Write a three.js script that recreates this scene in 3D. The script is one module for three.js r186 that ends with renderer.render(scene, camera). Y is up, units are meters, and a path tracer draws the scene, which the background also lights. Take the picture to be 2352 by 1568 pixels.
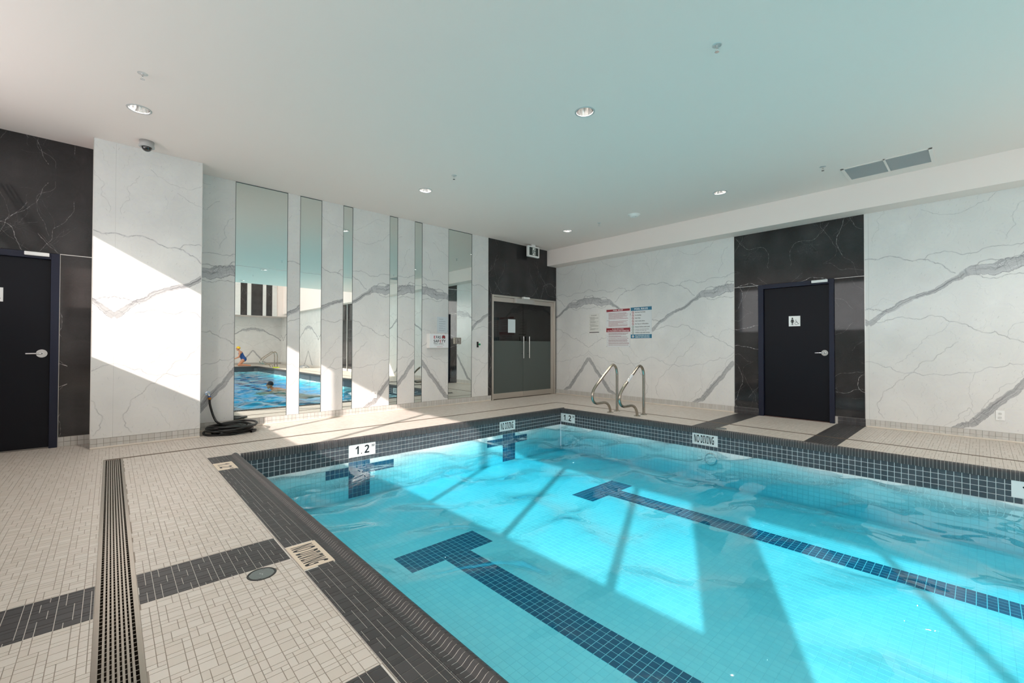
import * as THREE from 'three';
import { mergeGeometries } from 'three/addons/utils/BufferGeometryUtils.js';
import { RoundedBoxGeometry } from 'three/addons/geometries/RoundedBoxGeometry.js';
import { RectAreaLightUniformsLib } from 'three/addons/lights/RectAreaLightUniformsLib.js';
import { MarchingCubes } from 'three/addons/objects/MarchingCubes.js';

// ---------------------------------------------------------------- camera, sky, sun, window light, exposure
const scene = new THREE.Scene();
const renderer = new THREE.WebGLRenderer({ antialias: true });
renderer.toneMapping = THREE.LinearToneMapping;
renderer.toneMappingExposure = 1.06;
renderer.shadowMap.enabled = true;
RectAreaLightUniformsLib.init();

const FOCAL = 996.4, YAW = 0.8239, PITCH = 0.0119, ROLL = 0.0025;
const camera = new THREE.PerspectiveCamera(2 * Math.atan(784 / FOCAL) * 180 / Math.PI, 2352 / 1568, 0.05, 120);
{
  const f = new THREE.Vector3(-Math.sin(YAW), 0, -Math.cos(YAW)), r = new THREE.Vector3(Math.cos(YAW), 0, -Math.sin(YAW)), u = new THREE.Vector3(0, 1, 0);
  const f2 = f.clone().multiplyScalar(Math.cos(PITCH)).addScaledVector(u, Math.sin(PITCH));
  const u2 = u.clone().multiplyScalar(Math.cos(PITCH)).addScaledVector(f, -Math.sin(PITCH));
  const r3 = r.clone().multiplyScalar(Math.cos(ROLL)).addScaledVector(u2, Math.sin(ROLL));
  const u3 = u2.clone().multiplyScalar(Math.cos(ROLL)).addScaledVector(r, -Math.sin(ROLL));
  camera.quaternion.setFromRotationMatrix(new THREE.Matrix4().makeBasis(r3, u3, f2.clone().negate()));
  camera.position.set(7.012, 1.133, 7.952);
}
camera.updateMatrixWorld(true);
camera.updateProjectionMatrix();

scene.background = new THREE.Color().setRGB(0.75, 0.86, 1.0);

const WAVE = 0.22, WATER_IOR = 1.33, WATER_BEND = 0.02;            // slope of the ripples; how strongly the water bends light
const SUN_DIR = new THREE.Vector3(-0.5, -0.58, -1).normalize();
const sun = new THREE.DirectionalLight(new THREE.Color().setRGB(1, 0.875, 0.82), 8.6);
sun.name = 'sun';
sun.target.position.set(6, 0, 5);
sun.position.copy(sun.target.position).addScaledVector(SUN_DIR, -30);
sun.castShadow = true;
Object.assign(sun.shadow.camera, { left: -20, right: 20, top: 14, bottom: -14, near: 1, far: 70 });
sun.shadow.mapSize.set(4096, 4096);
scene.add(sun, sun.target);

function windowLight(name, x0, x1, y0, y1, z, level) {          // sky light entering a window opening, same size, just outside the glass
  const l = new THREE.RectAreaLight(new THREE.Color().setRGB(1, 0.915, 0.86), level, x1 - x0, y1 - y0);
  l.name = name;
  l.position.set((x0 + x1) / 2, (y0 + y1) / 2, z);
  l.lookAt((x0 + x1) / 2, (y0 + y1) / 2, z - 5);
  scene.add(l);
}
windowLight('clerestory_sky', 0.8, 11.0, 1.7, 3.28, 9.85, 2.3);
windowLight('tall_window_sky', 12.0, 21.0, 1.7, 6.95, 9.85, 5.2);

// ---------------------------------------------------------------- helpers
function rng(seed) { let a = seed >>> 0; return () => { a = (a + 0x6d2b79f5) | 0; let t = Math.imul(a ^ (a >>> 15), 1 | a); t = (t + Math.imul(t ^ (t >>> 7), 61 | t)) ^ t; return ((t ^ (t >>> 14)) >>> 0) / 4294967296; }; }
const taken = new Map();
function numbered(name) { const n = taken.get(name) ?? 0; taken.set(name, n + 1); return n ? `${name}_${String(n).padStart(3, '0')}` : name; }
function tag(o, label, category, group, kind) { o.userData.label = label; if (category) o.userData.category = category; if (group) o.userData.group = group; if (kind) o.userData.kind = kind; return o; }
function thing(name, label, category, opt = {}) {
  const g = new THREE.Group(); g.name = numbered(name); g.position.set(...(opt.at ?? [0, 0, 0])); if (opt.turn) g.rotation.y = opt.turn;
  scene.add(g); return tag(g, label, category, opt.group, opt.kind);
}
const structure = (name, label, category, opt = {}) => thing(name, label, category, { ...opt, kind: 'structure' });
function part(parent, name, geometry, material, label) {
  const m = new THREE.Mesh(geometry, material); m.name = name; m.castShadow = m.receiveShadow = true; if (label) m.userData.label = label;
  parent.add(m); return m;
}
function solo(name, geometry, material, label, category, opt = {}) { const m = part(scene, numbered(name), geometry, material); return tag(m, label, category, opt.group, opt.kind); }
function box(x0, x1, y0, y1, z0, z1, bevel = 0) {
  const w = x1 - x0, h = y1 - y0, d = z1 - z0;
  const g = bevel ? new RoundedBoxGeometry(w, h, d, 2, Math.min(bevel, w / 2.01, h / 2.01, d / 2.01)) : new THREE.BoxGeometry(w, h, d);
  return g.translate((x0 + x1) / 2, (y0 + y1) / 2, (z0 + z1) / 2);
}
function cyl(r0, r1, h, seg, x, y, z, axis = 'y') { const g = new THREE.CylinderGeometry(r0, r1, h, seg); if (axis === 'x') g.rotateZ(Math.PI / 2); if (axis === 'z') g.rotateX(Math.PI / 2); return g.translate(x, y, z); }
const merged = (list) => { const g = mergeGeometries(list.map((a) => (a.index ? a.toNonIndexed() : a)), false); return g; };
function uvBy(g, fn) { const p = g.attributes.position, uv = new Float32Array(p.count * 2); for (let i = 0; i < p.count; i++) { const q = fn(p.getX(i), p.getY(i), p.getZ(i)); uv[2 * i] = q[0]; uv[2 * i + 1] = q[1]; } g.setAttribute('uv', new THREE.BufferAttribute(uv, 2)); return g; }
function tube(points, r, seg = 40, radial = 10, closed = false, tension = 0.5) { return new THREE.TubeGeometry(new THREE.CatmullRomCurve3(points.map((p) => new THREE.Vector3(...p)), closed, 'centripetal', tension), seg, r, radial, closed); }
const lin = (r, g, b) => new THREE.Color().setRGB(r, g, b);
const std = (color, roughness = 0.5, metalness = 0, more = {}) => new THREE.MeshStandardMaterial({ color, roughness, metalness, ...more });
const phys = (o) => new THREE.MeshPhysicalMaterial(o);
function canvas(w, h, draw) { const c = document.createElement('canvas'); c.width = w; c.height = h; const x = c.getContext('2d'); draw(x, w, h); const t = new THREE.CanvasTexture(c); t.colorSpace = THREE.SRGBColorSpace; t.magFilter = THREE.LinearFilter; t.anisotropy = 8; return t; }
const project = new THREE.Vector3();
function seenSize(x, y, z, size) {                               // rough size on the picture of a piece, 0 outside the frame
  project.set(x, y, z); const d = project.distanceTo(camera.position); project.project(camera);
  if (project.z > 1 || project.z < -1 || Math.abs(project.x) > 1.02 || Math.abs(project.y) > 1.02) return 0;
  return size / d;
}

// ---------------------------------------------------------------- printed and polished stone
const SLAB_W = 1.56, SLAB_H = 3.5;
const marbleMap = canvas(912, 2046, (c, W, H) => {
  const R = rng(11), px = W / SLAB_W, X = (s) => s * px, Y = (y) => H - y * px;
  c.fillStyle = '#e3e2df'; c.fillRect(0, 0, W, H);
  for (let i = 0; i < 240; i++) {                                 // cloudy bedding of the stone
    const x = R() * W, y = R() * H, r = 30 + R() * 150, g = c.createRadialGradient(x, y, 0, x, y, r), v = R() < 0.55 ? '205,205,204' : '246,246,244', a = 0.05 + R() * 0.13;
    g.addColorStop(0, `rgba(${v},${a})`); g.addColorStop(1, `rgba(${v},0)`); c.fillStyle = g; c.fillRect(x - r, y - r, 2 * r, 2 * r);
  }
  for (let i = 0; i < 700; i++) {                                 // small grey flecks, slanted
    const x = R() * W, y = R() * H, l = 3 + R() * 16, a = 0.5 + R() * 0.9; c.strokeStyle = `rgba(120,120,118,${0.05 + R() * 0.16})`; c.lineWidth = 0.8 + R() * 2.4;
    c.beginPath(); c.moveTo(x, y); c.lineTo(x + Math.cos(a) * l * 0.6, y - Math.sin(a) * l); c.stroke();
  }
  const rough = (pts, amp) => {                                   // broken line through the given points
    let p = pts.map(([s, y]) => [X(s), Y(y)]);
    for (let k = 0; k < 4; k++) { const q = [p[0]]; for (let i = 1; i < p.length; i++) { const [ax, ay] = p[i - 1], [bx, by] = p[i], l = Math.hypot(bx - ax, by - ay), n = (R() - 0.5) * amp * l; q.push([(ax + bx) / 2 - (by - ay) / l * n, (ay + by) / 2 + (bx - ax) / l * n], [bx, by]); } p = q; }
    return p;
  };
  const hair = (pts, w, shade, alpha, amp = 0.34) => {             // thin vein that swells, thins out and nearly stops
    const p = rough(pts, amp), f = 3 + R() * 5, ph = R() * 6; let side = 0;
    for (let i = 1; i < p.length; i++) { const t = i / p.length, k = 0.35 + 0.65 * Math.abs(Math.sin(t * f * 3 + ph)) * (0.6 + R() * 0.4); c.strokeStyle = `rgba(${shade},${alpha * k * 0.85})`; c.lineWidth = Math.max(0.7, w * 0.62 * (0.35 + k) * (0.7 + R() * 0.5)); c.beginPath(); c.moveTo(...p[i - 1]); c.lineTo(...p[i]); c.stroke(); c.strokeStyle = `rgba(${shade},${alpha * 0.1})`; c.lineWidth = w * 3.2; c.beginPath(); c.moveTo(...p[i - 1]); c.lineTo(...p[i]); c.stroke(); if (R() < 0.06) { side = R() < 0.5 ? -1 : 1; c.strokeStyle = `rgba(${shade},${alpha * 0.4})`; c.lineWidth = 1; c.beginPath(); c.moveTo(...p[i]); c.lineTo(p[i][0] + side * (4 + R() * 12), p[i][1] + 6 + R() * 14); c.stroke(); } }
    return p;
  };
  const band = (pts, widths, fill, edge) => {                     // broad vein: a soft body, many strands along it, broken dark rims
    const p = rough(pts, 0.15), n = p.length, a = [], b = [];
    let ja = 1, jb = 1;
    for (let i = 0; i < n; i++) { const t = i / (n - 1) * (widths.length - 1), k = Math.min(widths.length - 2, Math.floor(t)), w = (widths[k] + (widths[k + 1] - widths[k]) * (t - k)) * px / 2.5, q = p[Math.min(n - 1, i + 1)], o = p[Math.max(0, i - 1)], l = Math.hypot(q[0] - o[0], q[1] - o[1]) || 1, nx = -(q[1] - o[1]) / l, ny = (q[0] - o[0]) / l; ja += (R() - 0.5) * 0.3; jb += (R() - 0.5) * 0.3; ja = Math.min(1.35, Math.max(0.65, ja)); jb = Math.min(1.35, Math.max(0.65, jb)); a.push([p[i][0] + nx * w * ja, p[i][1] + ny * w * ja]); b.push([p[i][0] - nx * w * jb, p[i][1] - ny * w * jb]); }
    const outline = () => { c.beginPath(); c.moveTo(...a[0]); for (const q of a) c.lineTo(...q); for (let i = n - 1; i >= 0; i--) c.lineTo(...b[i]); c.closePath(); };
    c.fillStyle = fill.replace(/[\d.]+\)$/, '0.75)'); outline(); c.fill(); c.strokeStyle = 'rgba(190,190,191,0.3)'; c.lineWidth = 7; outline(); c.stroke();
    c.save(); outline(); c.clip();
    for (let k = 0; k < 26; k++) { let t = R(); const i0 = Math.floor(R() * n * 0.75), i1 = Math.min(n - 1, i0 + Math.floor(n * (0.12 + R() * 0.4))), dark = R(); c.strokeStyle = `rgba(${dark < 0.45 ? '128,128,130' : dark < 0.75 ? '165,165,167' : '222,222,222'},${0.22 + R() * 0.33})`; c.lineWidth = 1 + R() * 5; c.beginPath(); for (let i = i0; i <= i1; i++) { t = Math.min(1, Math.max(0, t + (R() - 0.5) * 0.12)); const m = [a[i][0] + (b[i][0] - a[i][0]) * t, a[i][1] + (b[i][1] - a[i][1]) * t]; i === i0 ? c.moveTo(...m) : c.lineTo(...m); } c.stroke(); }
    for (let k = 0; k < 14; k++) { const i = Math.floor(R() * n), j = Math.min(n - 1, Math.max(0, i + Math.floor((R() - 0.5) * 8))); c.strokeStyle = `rgba(${edge},${0.15 + R() * 0.3})`; c.lineWidth = 1 + R() * 3; c.beginPath(); c.moveTo(...a[i]); c.lineTo(...b[j]); c.stroke(); }
    c.restore();
    for (const e of [a, b]) { let on = 0.6; for (let i = 1; i < n; i++) { on = Math.min(1, Math.max(0.05, on + (R() - 0.5) * 0.5)); c.strokeStyle = `rgba(${edge},${0.75 * on})`; c.lineWidth = 0.8 + 2.6 * on * R(); c.beginPath(); c.moveTo(...e[i - 1]); c.lineTo(...e[i]); c.stroke(); } }
  };
  band([[0, 1.46], [0.1, 1.55], [0.2, 1.65], [0.36, 1.75], [0.55, 1.84], [0.69, 1.89], [0.83, 2.0], [0.98, 2.09]], [0.07, 0.06, 0.075, 0.08, 0.08, 0.07, 0.08, 0.1], 'rgba(172,172,173,0.92)', '116,116,119');
  band([[0.95, 2.09], [1.1, 2.13], [1.26, 2.12], [1.42, 2.15], [1.56, 2.17]], [0.1, 0.15, 0.19, 0.17, 0.2], 'rgba(182,182,184,0.9)', '110,110,113');
  band([[1.2, 2.09], [1.26, 2.14], [1.3, 2.2]], [0.02, 0.07, 0.02], 'rgba(214,214,215,0.8)', '120,120,122');
  hair([[1.02, 2.15], [1.14, 2.22], [1.3, 2.22], [1.45, 2.29], [1.56, 2.28]], 4, '110,110,113', 0.85);
  hair([[1.05, 2.05], [1.18, 1.99], [1.36, 2.02], [1.56, 2.01]], 3.4, '122,122,124', 0.8);
  hair([[0, 1.69], [0.1, 1.665], [0.2, 1.64]], 6, '126,126,129', 0.8);
  hair([[0.02, 1.69], [0.1, 1.74], [0.16, 1.83], [0.24, 1.78]], 2, '140,140,142', 0.45);
  hair([[0, 2.4], [0.15, 2.39], [0.3, 2.38], [0.46, 2.3], [0.65, 2.27], [0.76, 2.2], [0.87, 2.09]], 3.6, '108,108,111', 0.8);
  hair([[0.57, 2.31], [0.66, 2.37], [0.78, 2.39], [1.09, 2.35], [1.25, 2.38], [1.42, 2.37], [1.56, 2.43]], 3, '112,112,115', 0.75);
  hair([[0.06, 1.49], [0.33, 1.55], [0.63, 1.56], [0.84, 1.47], [1.06, 1.35], [1.32, 1.24], [1.56, 1.11]], 3.2, '112,112,115', 0.8);
  hair([[1.3, 1.25], [1.36, 1.42], [1.5, 1.45], [1.56, 1.42]], 2.2, '130,130,132', 0.5);
  hair([[0.84, 1.47], [0.6, 1.28], [0.52, 1.16], [0.4, 1.02], [0.28, 0.9]], 2.2, '132,132,134', 0.5);
  hair([[0, 0.93], [0.24, 0.86], [0.48, 0.8], [0.72, 0.78], [1.0, 0.82], [1.32, 0.95], [1.56, 1.04]], 2.8, '118,118,120', 0.65);
  hair([[0.89, 1.21], [0.78, 1.13], [0.68, 1.0], [0.5, 0.86], [0.4, 0.75], [0.26, 0.6], [0.13, 0.42], [0.09, 0.3], [0.16, 0.14]], 3, '120,120,122', 0.62);
  band([[0.76, 0.06], [0.9, 0.13], [1.03, 0.2], [1.13, 0.34], [1.27, 0.5], [1.42, 0.7], [1.56, 0.88]], [0.03, 0.1, 0.1, 0.09, 0.095, 0.095, 0.09], 'rgba(166,166,166,0.92)', '112,112,114');
  hair([[0.72, 0.08], [0.88, 0.22], [0.98, 0.38], [1.02, 0.3], [1.18, 0.52], [1.36, 0.72], [1.44, 0.9], [1.56, 1.0]], 2.2, '120,120,122', 0.55);
  hair([[1.04, 0.84], [0.98, 0.6], [1.0, 0.44], [0.93, 0.25], [0.95, 0.14]], 2, '128,128,130', 0.45);
  hair([[0.5, 0.14], [0.42, 0.35], [0.34, 0.42]], 1.8, '132,132,134', 0.4);
  hair([[0.55, 2.98], [0.8, 2.86], [1.0, 2.9], [1.16, 2.96], [1.3, 3.1]], 2.4, '122,122,124', 0.5);
  hair([[1.3, 2.45], [1.38, 2.62], [1.36, 2.75], [1.46, 2.9]], 2.6, '120,120,122', 0.5);
  hair([[0.05, 2.62], [0.12, 2.8], [0.1, 2.95], [0.2, 3.1]], 2, '128,128,130', 0.4);
  hair([[0.3, 3.2], [0.62, 3.06], [0.9, 3.2], [1.2, 3.3]], 2.2, '128,128,130', 0.4);
  for (let i = 0; i < 34; i++) { const s = R() * SLAB_W, y = R() * SLAB_H, a = 0.6 + R() * 1.4, l = 0.05 + R() * 0.25; hair([[s, y], [s + Math.cos(a) * l * 0.5, y + Math.sin(a) * l * 0.5], [s + Math.cos(a + 0.3) * l, y + Math.sin(a + 0.3) * l]], 1.5, '135,135,137', 0.28, 0.5); }
});
marbleMap.wrapS = THREE.MirroredRepeatWrapping; marbleMap.wrapT = THREE.MirroredRepeatWrapping;

const darkMap = canvas(1024, 1024, (c, W, H) => {
  const R = rng(29); c.fillStyle = '#333233'; c.fillRect(0, 0, W, H);
  for (let i = 0; i < 420; i++) { const x = R() * W, y = R() * H, r = 20 + R() * 120, g = c.createRadialGradient(x, y, 0, x, y, r), v = R() < 0.5 ? '22,22,23' : '78,76,76', a = 0.05 + R() * 0.14; g.addColorStop(0, `rgba(${v},${a})`); g.addColorStop(1, `rgba(${v},0)`); c.fillStyle = g; c.fillRect(x - r, y - r, 2 * r, 2 * r); }
  for (let i = 0; i < 2600; i++) { c.fillStyle = `rgba(${R() < 0.5 ? '110,108,108' : '15,15,15'},${R() * 0.12})`; c.fillRect(R() * W, R() * H, 1 + R() * 2, 1 + R() * 2); }
  const crack = (x, y, a, l, w, alpha, depth) => {
    let px = x, py = y;
    for (let t = 0; t < l; t += 9) { a += (R() - 0.5) * 0.55; const nx = px + Math.cos(a) * 9, ny = py + Math.sin(a) * 9; c.strokeStyle = `rgba(222,218,216,${alpha * (0.35 + R() * 0.65)})`; c.lineWidth = w * (0.4 + R()); c.beginPath(); c.moveTo(px, py); c.lineTo(nx, ny); c.stroke(); px = nx; py = ny; if (depth && R() < 0.07) crack(px, py, a + (R() - 0.5) * 1.6, l * 0.3, w * 0.55, alpha * 0.6, depth - 1); }
  };
  for (const q of [[60, 900, -0.75, 560, 3, 0.75], [0, 420, 0.35, 780, 2.4, 0.6], [520, 330, 0.75, 620, 2, 0.5], [930, 260, 1.9, 560, 2.4, 0.6], [300, 60, 0.9, 420, 1.8, 0.5], [700, 980, -1.9, 420, 1.8, 0.45], [80, 120, 0.2, 300, 1.4, 0.4]]) crack(...q, 2); for (const q of [[960, 60, 2.6, 520, 3.4, 0.9], [40, 560, 0.3, 900, 2.6, 0.75], [420, 640, 0.8, 420, 2, 0.6]]) crack(...q, 2);
  for (let k = 0; k < 3; k++) { const cx = 160 + k * 330, cy = 400 + (k % 2) * 260; for (let i = 0; i < 46; i++) crack(cx + (R() - 0.5) * 150, cy + (R() - 0.5) * 90, R() * 6.28, 20 + R() * 40, 0.9, 0.22, 0); }
});
darkMap.wrapS = darkMap.wrapT = THREE.MirroredRepeatWrapping;

const M = {
  marble: phys({ map: marbleMap, roughness: 0.16, specularIntensity: 0.9 }),
  dark: phys({ map: darkMap, roughness: 0.045, specularIntensity: 0.85 }),
  paint: std('#f6eae4', 0.85),
  substrate: std('#bdbab5', 0.9),
  joint: std('#8d8b88', 0.8),
  grout: std('#9b9186', 0.9), groutLight: std('#d2cdc6', 0.9), groutBlue: std('#e6ebea', 0.8),
  deck: [std('#cbc2b9', 0.42), std('#c8bfb5', 0.44), std('#cdc5bc', 0.4)],
  deckFar: std('#cbc3b8', 0.5),
  slate: [std('#403e3f', 0.45), std('#3c3a3b', 0.44), std('#444243', 0.47)],
  cove: std('#d4c9bc', 0.45),
  band: [phys({ color: '#484c51', roughness: 0.2 }), phys({ color: '#44484d', roughness: 0.22 }), phys({ color: '#4c5055', roughness: 0.2 })], base: [std('#cbc8c2', 0.35), std('#c8c4be', 0.36), std('#cecbc6', 0.34)],
  poolTile: [std('#eef3f2', 0.35), std('#e8f0f0', 0.35)], poolGrout: std('#e2eaea', 0.8),
  lane: [phys({ color: '#235a78', roughness: 0.3 }), phys({ color: '#1f5270', roughness: 0.3 })], laneGrout: std('#b9dbe0', 0.8),
  steel: std('#a8a196', 0.24, 1), steelDark: std('#6b6259', 0.38, 1), chrome: std('#d9dadb', 0.1, 1), alu: std('#c6c0b8', 0.32, 0.85), frameMetal: std('#d7d7d6', 0.4, 0.3),
  mirror: std('#e3ebe8', 0.0, 1), edge: std('#5b5f5e', 0.4, 0.6),
  navy: phys({ color: '#090c15', roughness: 0.4, specularIntensity: 0.45 }), navyFrame: phys({ color: '#171c30', roughness: 0.45, specularIntensity: 0.7 }),
  white: std('#eeeeec', 0.5), plastic: phys({ color: '#f0f0ee', roughness: 0.35 }), black: std('#121212', 0.5), rubber: phys({ color: '#151515', roughness: 0.42 }), concrete: std('#9a958c', 0.9), trim: std('#dcdad6', 0.3, 0.7),
  glass: phys({ color: '#ffffff', roughness: 0, transmission: 1, thickness: 0, ior: 1.5 }),
  tinted: phys({ color: '#8f8f8c', roughness: 0, transmission: 1, thickness: 0, ior: 1.5 }),
  frost: phys({ color: '#5d6763', roughness: 0.55, transmission: 0.35, thickness: 0 }),
};

// ---------------------------------------------------------------- pieces laid one by one
const unitBox = new THREE.BoxGeometry(1, 1, 1);
const FACES = [[1, 0, 0], [-1, 0, 0], [0, 1, 0], [0, -1, 0], [0, 0, 1], [0, 0, -1]];
// list of { c: [x, y, z], s: [sx, sy, sz], v: tone }. The largest in view become parts, the rest is joined.
function lay(parent, name, list, mats, limit = 300) {
  for (const t of list) t.seen = seenSize(...t.c, Math.sqrt(t.s[0] * t.s[1] * t.s[2] / Math.min(...t.s)));
  const order = list.slice().sort((a, b) => b.seen - a.seen), single = order.filter((t) => t.seen > 0).slice(0, limit), chosen = new Set(single);
  for (const t of single) { const m = part(parent, name, unitBox, mats[t.v % mats.length]); m.position.set(...t.c); m.scale.set(...t.s); }
  const rest = mats.map(() => []);
  for (const t of list) if (!chosen.has(t)) rest[t.v % mats.length].push(t);
  rest.forEach((group, k) => {
    if (!group.length) return;
    const pos = new Float32Array(group.length * 24 * 3), nor = new Float32Array(group.length * 24 * 3), idx = new Uint32Array(group.length * 36); let o = 0, q = 0;
    for (const t of group) for (const n of FACES) {
      const a = n[0] ? 0 : n[1] ? 1 : 2, b = (a + 1) % 3, d = (a + 2) % 3, sg = n[a], base = o / 3;
      for (const [i, j] of [[-1, -1], [1, -1], [1, 1], [-1, 1]]) { const p = [0, 0, 0]; p[a] = t.c[a] + sg * t.s[a] / 2; p[b] = t.c[b] + i * t.s[b] / 2; p[d] = t.c[d] + j * t.s[d] / 2; pos.set(p, o); nor.set(n, o); o += 3; }
      idx.set(sg > 0 ? [base, base + 1, base + 2, base, base + 2, base + 3] : [base, base + 2, base + 1, base, base + 3, base + 2], q); q += 6;
    }
    const g = new THREE.BufferGeometry(); g.setAttribute('position', new THREE.BufferAttribute(pos, 3)); g.setAttribute('normal', new THREE.BufferAttribute(nor, 3)); g.setIndex(new THREE.BufferAttribute(idx, 1));
    part(parent, name + '_field', g, mats[k]).userData.kind = 'stuff';
  });
}
const U = 0.0265, GAP = 0.0026;
// block mosaic: strips three units wide, cut into cells of a large square, two halves and a small square. along: the axis of the strips.
function mosaic(x0, x1, z0, z1, along, seed, out = [], skip) {
  const R = rng(seed), C = 3 * U, [a0, a1, b0, b1] = along === 'x' ? [x0, x1, z0, z1] : [z0, z1, x0, x1];
  for (let b = Math.floor(b0 / C) * C; b < b1; b += C) {
    const RR = rng(Math.round(b / C) * 977 + seed), start = Math.floor(a0 / C) * C - C + Math.floor(RR() * 3) * U;
    for (let a = start; a < a1; a += C) {
      const sa = RR() < 0.5 ? 1 : 2, sb = RR() < 0.5 ? 1 : 2;
      for (const [p0, p1] of [[0, sa], [sa, 3]]) for (const [q0, q1] of [[0, sb], [sb, 3]]) {
        const A0 = Math.max(a0, a + p0 * U) + GAP / 2, A1 = Math.min(a1, a + p1 * U) - GAP / 2, B0 = Math.max(b0, b + q0 * U) + GAP / 2, B1 = Math.min(b1, b + q1 * U) - GAP / 2;
        const v = Math.floor(R() * 3);
        if (A1 - A0 < 0.004 || B1 - B0 < 0.004) continue;
        const [X0, X1, Z0, Z1] = along === 'x' ? [A0, A1, B0, B1] : [B0, B1, A0, A1];
        if (skip && skip((X0 + X1) / 2, (Z0 + Z1) / 2)) continue;
        out.push({ c: [(X0 + X1) / 2, -0.004, (Z0 + Z1) / 2], s: [X1 - X0, 0.008, Z1 - Z0], v });
      }
    }
  }
  return out;
}

// ---------------------------------------------------------------- sizes of the place (metres; origin in the floor corner behind the glass doors)
const XP = 1.80, ZB = 1.91, ZN = 6.96, XE = 20.3, WL = -0.275, PF = -0.735, CEIL = 3.42, SOFFIT = 3.054, ZS = 0.324, XC = 11.1, HIGH = 7.3, XW = 23.2, ZW = 9.6, SILL = 1.66, HEAD = 3.29, ZL = 9.23;
const COP = 0.105, SLOT_X = 1.127, SLOT_Z = 1.256, G0 = 7.855, G1 = 7.985, VIEW_X = 7.7, BAND1 = [4.17, 4.5], BAND2 = [5.55, 5.88];

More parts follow.
